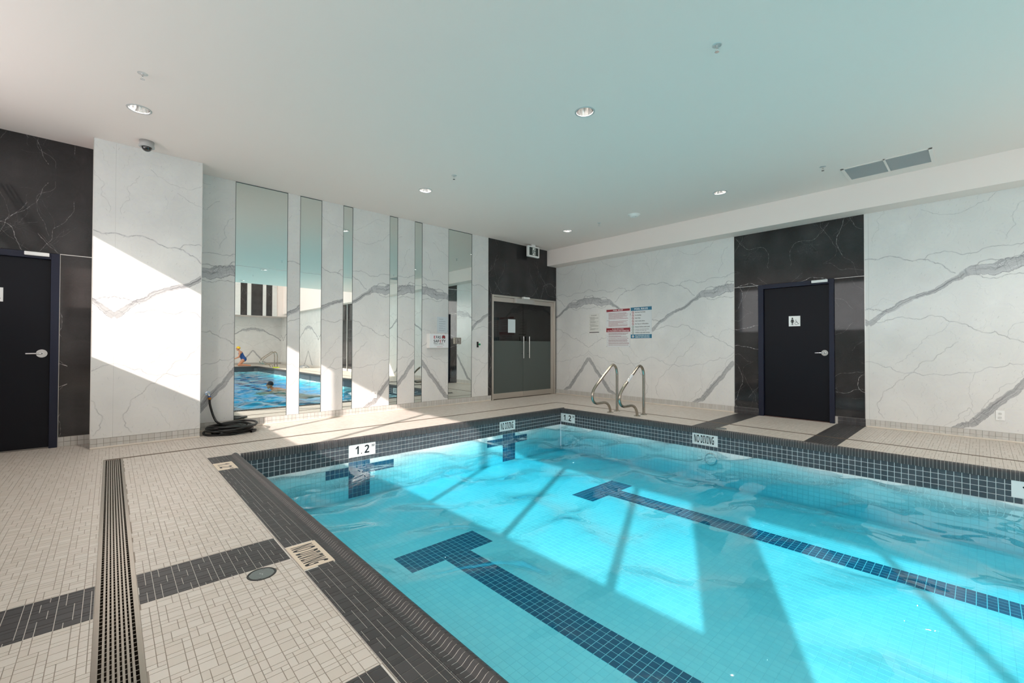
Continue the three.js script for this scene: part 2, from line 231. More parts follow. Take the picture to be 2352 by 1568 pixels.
// deck
{
  const f = structure('floor', 'pool deck of small off-white block mosaic tiles', 'floor');
  const t = 0.0022, bed = (x0, x1, z0, z1, m = M.grout, top = -t) => part(f, 'bed', box(x0, x1, -0.25, top, z0, z1), m);
  bed(-0.3, SLOT_X - 0.022, -0.3, 9.75); bed(SLOT_X + 0.022, XP - COP, SLOT_Z + 0.022, 7.225);
  bed(SLOT_X + 0.022, VIEW_X, ZB - COP - 0.0, ZB - COP + 0.002); bed(SLOT_X + 0.022, VIEW_X, SLOT_Z + 0.022, ZB - COP); bed(SLOT_X - 0.022, VIEW_X, -0.3, SLOT_Z - 0.022);
  bed(SLOT_X + 0.022, VIEW_X, 7.225, G0 - 0.006); bed(SLOT_X - 0.022, VIEW_X, G1 + 0.006, 9.75);
  part(f, 'drain_trench', box(SLOT_X - 0.022, VIEW_X, -0.6, -0.45, G0 - 0.006, G1 + 0.006), M.concrete); for (const [z0, z1] of [[G0 - 0.05, G0 - 0.0061], [G1 + 0.0061, G1 + 0.05]]) part(f, 'drain_trench_side', box(SLOT_X - 0.022, VIEW_X, -0.6, -0.251, z0, z1), M.concrete);
  bed(VIEW_X, XW + 0.3, -0.3, ZB - COP, M.deckFar, 0); bed(VIEW_X, XW + 0.3, 7.07, 9.75, M.deckFar, 0); bed(XE + COP, XW + 0.3, ZB - COP, 7.07, M.deckFar, 0);
  const inBand = (x, z) => (z > 7.22 || z < ZB) && ((x > BAND1[0] && x < BAND1[1]) || (x > BAND2[0] && x < BAND2[1]));
  const list = [], lid = (x, z) => Math.hypot(x - 4.575, z - 7.388) < 0.05 || Math.hypot(x - 4.545, z - 1.70) < 0.06;
  const cut = (a, b) => { for (const [x0, x1] of [[a, BAND1[0]], [BAND1[1], BAND2[0]], [BAND2[1], b]]) yield_(x0, x1); };
  let yield_;
  mosaic(0, SLOT_X - 0.022, 0, 9.4, 'x', 3, list);
  mosaic(SLOT_X + 0.022, XP - COP, SLOT_Z + 0.022, 7.225, 'x', 5, list);
  mosaic(SLOT_X + 0.022, XP - COP, 7.225, G0 - 0.006, 'x', 6, list);
  mosaic(SLOT_X - 0.022, XP - COP, G1 + 0.006, 8.95, 'x', 6, list);
  yield_ = (x0, x1) => mosaic(x0, x1, 7.225, G0 - 0.006, 'x', 7, list, lid); cut(XP - COP, VIEW_X);
  yield_ = (x0, x1) => mosaic(x0, x1, G1 + 0.006, 8.95, 'x', 8, list); cut(XP - COP, VIEW_X);
  yield_ = (x0, x1) => mosaic(x0, x1, SLOT_Z + 0.022, ZB - COP, 'z', 9, list, lid); cut(XP - COP, VIEW_X);
  mosaic(SLOT_X + 0.022, XP - COP, SLOT_Z + 0.022, SLOT_Z + 0.022, 'z', 9, list);
  yield_ = (x0, x1) => mosaic(x0, x1, 0.0, SLOT_Z - 0.022, 'z', 10, list); cut(SLOT_X - 0.022, VIEW_X);
  lay(f, 'tile', list.filter((q) => !inBand(q.c[0], q.c[2])), M.deck);
  // dark bands
  const darkBand = (label, rects) => {
    const g = structure('trim_1', label, 'floor band'); g.name = 'trim_' + (darkBand.n = (darkBand.n ?? 0) + 1);
    const l = [];
    for (const [x0, x1, z0, z1, al, seed, sk] of rects) { part(g, 'bed', box(x0, x1, -0.2, -0.0018, z0, z1), M.groutLight); mosaic(x0, x1, z0, z1, al, seed, l, sk); }
    lay(g, 'tile', l, M.slate);
  };
  const signs = (x, z) => (x > 1.995 && x < 2.31) || (x > 4.355 && x < 4.68);
  darkBand('dark grey mosaic band along the pool edge beside the wide drain grate', [[XP - 0.1, VIEW_X, 7.068, 7.223, 'x', 21, signs]]);
  darkBand('dark grey mosaic stripe crossing the deck from the round lid to the drain grate', [[...BAND1, 7.228, G0 - 0.008, 'x', 22, lid], [...BAND1, G1 + 0.008, 8.95, 'x', 23]]);
  darkBand('dark grey mosaic stripe crossing the near deck past the no diving floor tile', [[...BAND2, 7.228, G0 - 0.008, 'x', 24], [...BAND2, G1 + 0.008, 8.95, 'x', 25]]);
  darkBand('dark grey mosaic stripe on the floor at the hinge side of the restroom door', [[...BAND1, 0, SLOT_Z - 0.022, 'z', 26], [...BAND1, SLOT_Z + 0.022, ZB - COP, 'z', 27, lid]]);
  darkBand('dark grey mosaic stripe on the floor at the lever side of the restroom door', [[...BAND2, 0, SLOT_Z - 0.022, 'z', 28], [...BAND2, SLOT_Z + 0.022, ZB - COP, 'z', 29]]);
}

// slot drains and grate
{
  const slot = (label, along, c, a0, a1) => {
    const g = thing('slot_drain', label, 'drain', { group: undefined }), w = 0.021;
    const b = (o0, o1, y0, y1) => (along === 'z' ? box(c + o0, c + o1, y0, y1, a0, a1) : box(a0, a1, y0, y1, c + o0, c + o1));
    const m = std('#7d6f61', 0.5, 0.55);
    part(g, 'rim', b(-w, -0.004, -0.03, 0.0012), m); part(g, 'rim', b(0.004, w, -0.03, 0.0012), m); part(g, 'channel', b(-w, w, -0.24, -0.2), M.steel);
  };
  slot('narrow brown slot drain along the mirrored wall', 'z', SLOT_X, SLOT_Z - 0.018, 7.98);
  slot('narrow brown slot drain along the marble wall with the pool rules', 'x', SLOT_Z, SLOT_X + 0.018, XW);
  const g = thing('drain_grate', 'stainless steel bar grate let into the deck beside the pool', 'drain grate');
  const X0 = SLOT_X + 0.012, X1 = 8.6;
  part(g, 'frame_rail', box(X0, X1, -0.04, 0.0015, G0 - 0.006, G0 + 0.011), M.steel); part(g, 'frame_rail', box(X0, X1, -0.04, 0.0015, G1 - 0.011, G1 + 0.006), M.steel);
  const n = 8, inner0 = G0 + 0.011, inner1 = G1 - 0.011, pitch = (inner1 - inner0) / n;
  for (let i = 1; i < n; i++) part(g, 'bar', box(X0, X1, -0.025, 0.001, inner0 + i * pitch - 0.0036, inner0 + i * pitch + 0.0036), M.steel);
  const rods = []; for (let x = X0 + 0.016; x < X1; x += 0.032) rods.push(box(x - 0.0016, x + 0.0016, -0.018, -0.004, inner0, inner1));
  part(g, 'cross_rods', merged(rods), M.steel).userData.kind = 'stuff';
}

// ---------------------------------------------------------------- pool
const lanes = [5.67, 3.21];
{
  const P = 0.0545;
  // basin floor
  const f = structure('pool_floor', 'pale aqua tiled bottom of the swimming pool', 'pool floor');
  part(f, 'bed', box(XP - 0.2, XE + 0.2, PF - 0.3, PF - 0.0015, ZB - 0.2, ZN + 0.2), M.poolGrout);
  const R = rng(77), light = [], laneTiles = [[], []];
  const onLane = (x, z) => { for (let k = 0; k < 2; k++) { const d = Math.abs(z - lanes[k]); if ((d < 0.136 && x > 3.5) || (d < 0.436 && x > 3.5 && x < 3.828)) return k; } return -1; };
  for (let i = 0; XP + i * P < 9; i++) for (let j = 0; ZB + j * P < ZN; j++) {
    const x = XP + (i + 0.5) * P, z = ZB + (j + 0.5) * P, k = onLane(x, z), t = { c: [x, PF - 0.002, z], s: [P - (k < 0 ? 0.003 : 0.005), 0.004, P - (k < 0 ? 0.003 : 0.005)], v: Math.floor(R() * 2) };
    (k < 0 ? light : laneTiles[k]).push(t);
  }
  lay(f, 'tile', light, M.poolTile);
  part(f, 'far_bottom', box(9, XE, PF - 0.01, PF, ZB, ZN), M.poolTile[0]);
  [['dark blue T-shaped lane line near the deck with the drain grate', 0], ['dark blue T-shaped lane line on the side of the pool rules wall', 1]].forEach(([label, k]) => {
    const g = structure('lane_line', label, 'lane line');
    for (const [x0, x1, hz] of [[3.5, 3.828, 0.436], [3.828, 9, 0.136]]) part(g, 'bed', box(x0, x1, PF - 0.002, PF - 0.0008, lanes[k] - hz, lanes[k] + hz), M.laneGrout);
    part(g, 'far_run', box(9, 18.6, PF - 0.002, PF + 0.0015, lanes[k] - 0.136, lanes[k] + 0.136), M.lane[0]);
    lay(g, 'tile', laneTiles[k], M.lane);
  });
  // walls: four rows of dark tiles at the water line, pale tiles below
  const poolWall = (label, along, c, sgn, a0, a1, visTo, signs, crosses, far) => {
    const g = structure('pool_wall', label, 'pool wall');
    const put = (lo, hi, y0, y1, o0, o1) => (along === 'z' ? box(Math.min(c + sgn * o0, c + sgn * o1), Math.max(c + sgn * o0, c + sgn * o1), y0, y1, lo, hi) : box(lo, hi, y0, y1, Math.min(c + sgn * o0, c + sgn * o1), Math.max(c + sgn * o0, c + sgn * o1)));
    part(g, 'bed', put(a0, a1, PF, -0.005, -0.2, -0.004), M.groutBlue);
    const RR = rng(a0 * 100 + 5), dark = [], pale = [], crossT = [];
    const n = Math.round((Math.min(visTo, a1) - a0) / P), step = (Math.min(visTo, a1) - a0) / n;
    for (let i = 0; i < n; i++) for (let r = 0; r < 13; r++) {
      const a = a0 + (i + 0.5) * step, y = -0.06 - (r + 0.5) * P; if (y < PF + 0.005) continue;
      if (r < 3 && signs.some(([s0, s1]) => a > s0 && a < s1)) continue;
      const t = { c: along === 'z' ? [c - sgn * 0.003, y, a] : [a, y, c - sgn * 0.003], s: along === 'z' ? [0.006, P - 0.0055, step - 0.0055] : [step - 0.0055, P - 0.0055, 0.006], v: Math.floor(RR() * 3) };
      const cross = crosses.some((z) => (Math.abs(a - z) < 0.137 && r >= 4) || (Math.abs(a - z) < 0.437 && (r === 5 || r === 6)));
      (r < 4 ? dark : cross ? crossT : pale).push(t);
    }
    lay(g, 'water_line_tile', dark, M.band); lay(g, 'underwater_tile', pale, M.poolTile, 0); if (crossT.length) lay(g, 'target_cross_tile', crossT, M.lane, 300);
    if (far) { part(g, 'far_water_line', put(visTo, a1, -0.278, -0.06, -0.006, 0), M.band[0]); part(g, 'far_lining', put(visTo, a1, PF, -0.278, -0.006, 0), M.poolTile[0]); }
    part(g, 'ledge', put(a0, a1, -0.06, -0.047, -0.05, 0.002), std('#5f7074', 0.4));
  };
  poolWall('pool side wall with dark tiles below the mirrored wall', 'z', XP, 1, ZB, ZN, 99, [[5.475, 5.805], [3.065, 3.395]], lanes);
  poolWall('long pool side wall with dark tiles below the pool rules wall', 'x', ZB, 1, XP, XE, VIEW_X, [[1.8, 2.127], [4.235, 4.565], [7.19, 7.52]], [], true);
  poolWall('long pool side wall with dark tiles below the drain grate deck', 'x', ZN, -1, XP, XE, 2.2, [], [], true);
  poolWall('end wall of the pool with dark tiles under the striped stone wall', 'z', XE, -1, ZB, ZN, ZB + 0.2, [], [], true);

  // coping: finger-grip nosing in short pieces
  const prof = [[0, 0], [0.02, -0.004], [0.042, -0.004], [0.056, 0.004], [0.068, 0.013], [0.08, 0.017], [0.092, 0.0155], [0.103, 0.009], [0.109, -0.002], [0.111, -0.018], [0.111, -0.047]];
  const nosing = (inset, len) => { const s = new THREE.Shape(); s.moveTo(inset, -0.07); for (const [d, y] of prof) s.lineTo(Math.max(d - inset, inset), y - inset); s.lineTo(prof.at(-1)[0] - inset, -0.07); s.closePath(); return new THREE.ExtrudeGeometry(s, { depth: len, bevelEnabled: false, steps: 1 }); };
  const pw = 0.0268, piece = nosing(0, pw - 0.0024).translate(0, 0, 0.0012);
  const coping = (label, x, z, turn, len, from, to) => {           // origin at the deck joint, local +x towards the water, local z along the edge; single pieces between from and to
    const g = structure('pool_coping', label, 'coping', { at: [x, 0, z], turn }), rest = [], all = [], n = Math.floor((to - from) / pw), w = new THREE.Vector3();
    part(g, 'bed', nosing(0.0016, len), M.groutLight); g.updateMatrixWorld(true);
    for (let i = 0; i < n; i++) { w.set(0.09, 0, from + (i + 0.5) * pw).applyMatrix4(g.matrixWorld); all.push([i, seenSize(w.x, w.y, w.z, 0.05)]); }
    all.sort((p, q) => q[1] - p[1]).forEach(([i, s], k) => { if (k < 300 && s > 0) part(g, 'nosing_tile', piece, M.slate[i * 7 % 3]).position.z = from + i * pw; else rest.push(piece.clone().translate(0, 0, from + i * pw)); });
    if (rest.length) part(g, 'nosing_tile_field', merged(rest), M.slate[0]).userData.kind = 'stuff';
    if (from > 0.05) part(g, 'far_nosing', nosing(0, from - 0.002), M.slate[0]);
    if (len - to > 0.05) part(g, 'far_nosing', nosing(0, len - to).translate(0, 0, to), M.slate[0]);
  };
  coping('dark rounded finger-grip coping on the pool edge nearest the drain grate', XP - COP * 0.95, ZN + COP, Math.PI / 2, XE - XP + COP, 0, 6.4);
  coping('dark rounded coping on the pool edge below the mirrored wall', XP - COP, ZB - COP, 0, ZN - ZB + COP, 0, ZN - ZB + COP);
  coping('dark rounded coping on the pool edge below the pool rules wall', XE, ZB - COP, -Math.PI / 2, XE - XP, XE - VIEW_X, XE - XP);
  coping('dark rounded coping on the far end of the pool', XE + COP, ZN, Math.PI, ZN - ZB, ZN - ZB - 0.06, ZN - ZB);
}

// ---------------------------------------------------------------- walls clad in stone
const slabUV = (u0, axis, a0, sgn) => (x, y, z) => [(u0 + sgn * ((axis === 'x' ? x : z) - a0)) / SLAB_W, y / SLAB_H];
const darkUV = (axis, du = 0, dv = 0) => (x, y, z) => [((axis === 'x' ? x : z) + du) / 1.7, (y + dv) / 1.7];
const TH = 0.03;
// panel standing on the wall plane. plane 'x': faces +x at x = c (spans z); plane 'z': faces +z at z = c (spans x)
const slabBox = (plane, c, a0, a1, y0, y1) => (plane === 'x' ? box(c - TH, c, y0, y1, a0 + 0.0003, a1 - 0.0003, 0.0012) : box(a0 + 0.0003, a1 - 0.0003, y0, y1, c - TH, c, 0.0012));
const marblePanel = (parent, plane, c, a0, a1, y0, y1, u0, from, sgn) => part(parent, 'marble_panel', uvBy(slabBox(plane, c, a0, a1, y0, y1), slabUV(u0, plane === 'x' ? 'z' : 'x', from, sgn)), M.marble, 'white marble panel with grey veins');
const darkPanel = (parent, plane, c, a0, a1, y0, y1, du = 0, dv = 0) => part(parent, 'dark_marble_panel', uvBy(slabBox(plane, c, a0, a1, y0, y1), darkUV(plane === 'x' ? 'z' : 'x', du, dv)), M.dark, 'polished black marble panel with white veins');
const BY = 0.11;

// wall with the mirrors (x = 0)
{
  const w = structure('wall_left', 'white marble wall holding the tall mirror strips', 'wall');
  const core = (y0, y1, z0, z1, x1 = -TH) => part(w, 'core', box(-0.3, x1, y0, y1, z0, z1), M.substrate);
  core(0, CEIL, 2.1, 9.7); core(2.25, CEIL, -0.3, 2.1); core(0, 2.25, -0.3, 0.03);
  const strips = [[6.695, 7.16, 1.56, 6.62, -1], [5.852, 6.024, 0.15, 6.024, -1], [5.196, 5.531, 0.33, 5.531, -1], [4.381, 5.037, 0.63, 5.037, -1], [3.886, 4.224, 1.22, 4.224, -1], [3.148, 3.728, 1.53, 3.728, 1], [2.145, 2.572, 0.04, 2.572, -1]];
  for (const [a0, a1, u0, from, s] of strips) marblePanel(w, 'x', 0, a0, a1, BY, CEIL, u0, from, s);
  for (const [a0, a1, dv] of [[0.0, 2.145, 0.2]]) { darkPanel(w, 'x', 0, ZS, a1, 2.245, CEIL, 0.4, dv); darkPanel(w, 'x', 0, 0, ZS, 2.245, SOFFIT, 0.4, dv); }
  darkPanel(w, 'x', 0, 2.05, 2.145, BY, 2.243, 0.4, 0.2); darkPanel(w, 'x', 0, 0, 0.034, BY, 2.243, 0.4, 0.2);
  darkPanel(w, 'x', 0, 8.07, 9.5, 2.16, CEIL, 0.62, 0.36); darkPanel(w, 'x', 0, 8.07, 8.376, BY, 2.152, 0.3, 0.9);
  part(w, 'edge_trim', box(-0.002, 0.0015, BY, CEIL, 2.1432, 2.1468), M.trim); part(w, 'edge_trim', box(-0.002, 0.0012, 2.1525, 2.1595, 8.1, 8.376), M.trim); part(w, 'edge_trim', box(-0.002, 0.0012, 0, 2.15, 8.3715, 8.3755), M.trim);
  const base = structure('baseboard_left', 'low skirting of off-white square tiles under the mirrors', 'baseboard'), list = [], Pb = 0.054;
  part(base, 'bed', box(-0.028, -0.004, 0, BY, 2.05, 8.37), M.grout);
  for (let i = 0; 2.06 + i * Pb < 7.1; i++) for (const y of [0.027, 0.081]) list.push({ c: [-0.001, y, 2.06 + (i + 0.5) * Pb], s: [0.008, Pb - 0.0028, Pb - 0.0028], v: i * 5 % 3 });
  for (let i = 0; 8.11 + i * Pb < 8.36; i++) for (const y of [0.027, 0.081]) list.push({ c: [-0.001, y, 8.11 + (i + 0.5) * Pb], s: [0.008, Pb - 0.0028, Pb - 0.0028], v: i * 5 % 3 });
  lay(base, 'tile', list, M.base);
  part(base, 'cove', cyl(0.014, 0.014, 5.05, 10, 0.004, 0.006, 4.6, 'z'), M.cove);
}
// pier standing proud of that wall
{
  const c = structure('wall_pier', 'white marble pier standing proud between the hose and the dark door', 'pier'), Z0 = 7.126, Z1 = 8.106, X = 0.41;
  part(c, 'core', box(-0.02, X - TH, 0, CEIL, Z0 + TH, Z1 - TH), M.substrate);
  marblePanel(c, 'x', X, Z0, 7.924, BY, CEIL, 0, 7.924, -1); marblePanel(c, 'x', X, 7.924, Z1, BY, CEIL, 0, 7.924, 1);
  part(c, 'marble_panel', uvBy(box(0, X - TH - 0.001, BY, CEIL, Z0, Z0 + TH), (x, y) => [0.5 + x / SLAB_W, y / SLAB_H]), M.marble); part(c, 'marble_panel', uvBy(box(0, X - TH - 0.001, BY, CEIL, Z1 - TH, Z1), (x, y) => [0.2 + x / SLAB_W, y / SLAB_H]), M.marble);
  for (const z of [Z0, Z1]) part(c, 'edge_trim', box(X - 0.004, X + 0.0012, BY, CEIL, z - 0.003, z + 0.003), M.trim);
  const list = [], n = 18, Pb = (Z1 - Z0) / n; part(c, 'tile_bed', box(0, X - 0.004, 0, BY, Z0 + 0.004, Z1 - 0.004), M.grout);
  for (let i = 0; i < n; i++) for (const y of [0.027, 0.081]) list.push({ c: [X - 0.001, y, Z0 + (i + 0.5) * Pb], s: [0.008, 0.0512, Pb - 0.0028], v: i * 5 % 3 });
  for (let i = 0; i < 7; i++) for (const z of [Z0 + 0.001, Z1 - 0.001]) for (const y of [0.027, 0.081]) list.push({ c: [0.03 + i * 0.054, y, z], s: [0.0512, 0.0512, 0.008], v: i % 3 });
  lay(c, 'base_tile', list, M.base);
  part(c, 'cove', cyl(0.014, 0.014, Z1 - Z0, 10, X + 0.004, 0.006, (Z0 + Z1) / 2, 'z'), M.cove);
}
// wall with the pool rules (z = 0)
{
  const w = structure('wall_back', 'white veined marble wall carrying the pool rules', 'wall');
  part(w, 'core', box(-0.3, XW + 0.3, 0, HIGH, -0.3, -TH - 0.03), M.substrate);
  part(w, 'core', box(-0.3, 4.49, 0, HIGH, -TH - 0.03, -TH), M.substrate); part(w, 'core', box(5.53, XW + 0.3, 0, HIGH, -TH - 0.03, -TH), M.substrate); part(w, 'core', box(4.49, 5.53, 2.16, HIGH, -TH - 0.03, -TH), M.substrate);
  const T = SOFFIT;
  marblePanel(w, 'z', 0, 0.0, 0.98, BY, T, SLAB_W, 0.98, 1); marblePanel(w, 'z', 0, 0.98, 2.54, BY, T, SLAB_W, 0.98, -1); marblePanel(w, 'z', 0, 2.54, 4.108, BY, T, 0, 2.54, 1);
  marblePanel(w, 'z', 0, 5.884, 5.93, BY, T, 0, 5.93, -1);
  for (let k = 0, x = 5.93; x < 11.9; k++, x += SLAB_W) marblePanel(w, 'z', 0, x, Math.min(x + SLAB_W, 12.1), BY, T, k % 2 ? SLAB_W : 0, x, k % 2 ? -1 : 1);
  darkPanel(w, 'z', 0, 4.108, 5.884, 2.168, T, 0.3, -0.3); darkPanel(w, 'z', 0, 4.108, 4.492, BY, 2.16, 0.1, 0.4); darkPanel(w, 'z', 0, 5.53, 5.884, BY, 2.16, 0.55, 0.1);
  darkPanel(w, 'z', 0, 12.1, 13.3, BY, T, 0, 0); part(w, 'edge_trim', box(12.62, 12.67, 0, T, 0, 0.03), M.frameMetal);
  for (let k = 0, x = 13.3; x < XW - 0.1; k++, x += SLAB_W) marblePanel(w, 'z', 0, x, Math.min(x + SLAB_W, XW), BY, T, k % 2 ? SLAB_W : 0, x, k % 2 ? -1 : 1);
  for (const x of [4.108, 5.884]) part(w, 'edge_trim', box(x - 0.0025, x + 0.0025, BY, T, -0.002, 0.0015), M.trim); for (const [x0, x1] of [[4.11, 4.493], [5.53, 5.882]]) part(w, 'edge_trim', box(x0, x1, 2.162, 2.1665, -0.002, 0.0012), M.trim);
  const base = structure('baseboard_back', 'low skirting of square tiles under the pool rules wall', 'baseboard'), list = [], dark = [], Pb = 0.054;
  part(base, 'bed', box(0, 4.49, 0, BY, -0.028, -0.004), M.groutLight); part(base, 'bed', box(5.53, XW, 0, BY, -0.028, -0.004), M.groutLight);
  for (let i = 0; i * Pb < 7.6; i++) { const x = (i + 0.5) * Pb; if (x > 4.47 && x < 5.55) continue; for (const y of [0.027, 0.081]) ((x > 4.11 && x < 5.884) ? dark : list).push({ c: [x, y, -0.001], s: [Pb - 0.0028, Pb - 0.0028, 0.008], v: i * 5 % 3 }); }
  lay(base, 'tile', list, M.base); lay(base, 'dark_tile', dark, M.slate);
  part(base, 'cove', cyl(0.014, 0.014, 4.1, 10, 2.05, 0.006, 0.004, 'x'), M.cove); part(base, 'cove', cyl(0.014, 0.014, 2.0, 10, 6.9, 0.006, 0.004, 'x'), M.cove);
}
// end of the hall, seen in the mirrors
{
  const w = structure('wall_right', 'stone end wall with black vertical stripes above the far deck', 'wall');
  part(w, 'core', box(XW, XW + 0.3, 0, HIGH, -0.3, 9.8), M.substrate);
  for (let k = 0, z = 0; z < 9.3; k++, z += SLAB_W) marblePanelBack(w, z, Math.min(z + SLAB_W, 9.5), k);
  function marblePanelBack(p, z0, z1, k) { part(p, 'marble_panel', uvBy(box(XW - TH, XW, BY, 2.9, z0, z1), slabUV(k % 2 ? SLAB_W : 0, 'z', z0, k % 2 ? -1 : 1)), M.marble); }
  part(w, 'upper_core', box(21.5, XW, 2.9, HIGH, -0.1, 9.7), M.paint);
  let k = 0; for (const [z0, z1, d] of [[0.69, 0.94, 0], [0.94, 1.26, 1], [1.26, 1.44, 0], [1.44, 2.03, 1], [2.03, 2.23, 0], [2.23, 2.56, 1], [2.56, 3.4, 0], [3.4, 3.72, 1], [3.72, 5.2, 0]])
    part(w, d ? 'dark_marble_panel' : 'marble_panel', uvBy(box(21.5 - TH, 21.5, 2.9, HIGH, z0, z1), d ? darkUV('z') : slabUV(0.2 + 0.3 * (k++ % 4), 'z', z0, 1)), d ? M.dark : M.marble);
}
// ceiling with holes for the downlights, soffit, drop to the high end of the hall
const DL = []; for (const x of [1.5, 4.41, 7.6, 10.5]) for (const z of [1.36, 4.585, 7.77]) DL.push([x, z]);
{
  const c = structure('ceiling', 'smooth white painted ceiling over the pool', 'ceiling');
  const s = new THREE.Shape(); s.moveTo(-0.3, -9.75); s.lineTo(XC, -9.75); s.lineTo(XC, -ZS); s.lineTo(-0.3, -ZS); s.closePath();
  for (const [x, z] of DL) { const h = new THREE.Path(); h.absarc(x, -z, 0.082, 0, Math.PI * 2, true); s.holes.push(h); }
  part(c, 'slab', new THREE.ExtrudeGeometry(s, { depth: 0.3, bevelEnabled: false, curveSegments: 28 }).rotateX(-Math.PI / 2).translate(0, CEIL, 0), M.paint);
  part(c, 'roof', box(-0.3, XC, CEIL + 0.3, CEIL + 0.4, -0.3, 9.75), M.paint);
  part(c, 'soffit', box(-0.3, XC, SOFFIT, CEIL + 0.3, -TH, ZS), M.paint);
  part(c, 'high_soffit', box(XC, XW, SOFFIT, HIGH, -TH, ZS), M.paint);
  part(c, 'drop', box(XC - 0.3, XC, CEIL + 0.4, HIGH, -0.3, 9.75), M.paint);
  part(c, 'high_slab', box(XC - 0.3, XW + 0.3, HIGH, HIGH + 0.3, -0.3, 9.8), M.paint);
}
// window wall behind the camera
{
  const w = structure('wall_front', 'window wall above the near deck with a polished marble ledge', 'wall');
  part(w, 'lower_wall', uvBy(box(0.74, XW, 0, SILL - 0.025, ZL, 9.75), (x, y) => [x / SLAB_W, y / SLAB_H]), M.marble);
  part(w, 'ledge', uvBy(box(0.72, XW, SILL - 0.025, SILL, ZL - 0.015, ZW - 0.03, 0.004), (x, y, z) => [x / SLAB_W, z / SLAB_H]), phys({ map: darkMap, roughness: 0.03 }));
  part(w, 'side_wall', box(-0.3, 0.74, 0, CEIL + 0.3, ZW - 0.02, 9.8), M.paint); part(w, 'header', box(0.74, XC, HEAD, CEIL + 0.3, ZW - 0.05, 9.75), M.paint);
  part(w, 'column', box(8.1, 8.6, SILL, HEAD, ZW - 0.1, 9.75), M.paint); part(w, 'column', box(XC - 0.1, 12.0, SILL, HIGH, ZW - 0.1, 9.75), M.paint);
  part(w, 'high_header', box(12.0, XW, 7.0, HIGH, ZW - 0.05, 9.75), M.paint); part(w, 'high_side_wall', box(21.0, XW + 0.3, SILL, 7.0, ZW - 0.05, 9.75), M.paint);
  let n = 0;
  const win = (label, xs, ys, wide) => {
    const g = structure('window_' + (++n), label, 'window'), x0 = xs[0], x1 = xs.at(-1), y0 = ys[0], y1 = ys.at(-1), h = 0.03;
    part(g, 'sill_frame', box(x0, x1, y0, y0 + 0.05, ZW - 0.03, ZW + 0.03, 0.004), M.frameMetal); part(g, 'head_frame', box(x0, x1, y1 - 0.05, y1, ZW - 0.03, ZW + 0.03, 0.004), M.frameMetal);
    xs.forEach((x) => part(g, 'mullion', box(x - h, x + h, y0, y1, ZW - 0.035, ZW + 0.035, 0.004), M.frameMetal));
    ys.slice(1, -1).forEach((y) => part(g, 'transom', box(x0, x1, y - 0.02, y + 0.02, ZW - 0.025, ZW + 0.025, 0.003), M.frameMetal));
    for (let i = 1; i < xs.length; i++) for (let j = 1; j < ys.length; j++) part(g, 'pane', box(xs[i - 1] + h, xs[i] - h, ys[j - 1], ys[j], ZW, ZW + 0.006), M.glass);
  };
  win('high ribbon window with slim white frames over the near deck', [0.77, 2.17, 3.46, 4.75, 6.05, 7.3, 8.1], [SILL, HEAD]);
  win('high ribbon window beyond the column over the near deck', [8.6, 9.8, 11.0], [SILL, HEAD]);
  win('tall window at the high end of the pool hall', [12.0, 13.8, 15.6, 17.4, 19.2, 21.0], [SILL, 4.4, 7.0]);
}
// corridor behind the glass doors
{
  const c = structure('corridor', 'dim corridor behind the glass double doors', 'corridor'), m = std('#c4beb4', 0.8);
  part(c, 'floor_slab', box(-2.3, -0.3, -0.2, 0, -0.1, 2.2), m); part(c, 'end_wall', box(-2.4, -2.3, 0, 2.6, -0.1, 2.2), m); part(c, 'side_wall', box(-2.3, -0.3, 0, 2.6, -0.2, -0.1), m); part(c, 'side_wall', box(-2.3, -0.3, 0, 2.6, 2.2, 2.3), m); part(c, 'lid', box(-2.3, -0.3, 2.5, 2.6, -0.2, 2.3), m);
}

// ---------------------------------------------------------------- doors
function lever(parent, plane, a, y, c, dir) {                      // round rose with a lever pointing along dir
  const g = new THREE.Group(); g.name = 'handle'; g.userData.label = 'brushed steel lever on a round rose'; parent.add(g);
  const L = (p, q, r) => (plane === 'x' ? new THREE.Vector3(c + p, y + q, a + r) : new THREE.Vector3(a + r, y + q, c + p));
  const rose = plane === 'x' ? cyl(0.042, 0.044, 0.014, 28, ...L(0.007, 0, 0).toArray(), 'x') : cyl(0.044, 0.042, 0.014, 28, ...L(0.007, 0, 0).toArray(), 'z');
  part(g, 'rose', rose, M.chrome);
  part(g, 'lever', new THREE.TubeGeometry(new THREE.CatmullRomCurve3([L(0.01, 0, 0), L(0.04, 0, 0), L(0.056, 0, dir * 0.018), L(0.056, 0, dir * 0.06), L(0.052, -0.001, dir * 0.115)]), 24, 0.0095, 10), M.chrome);
}
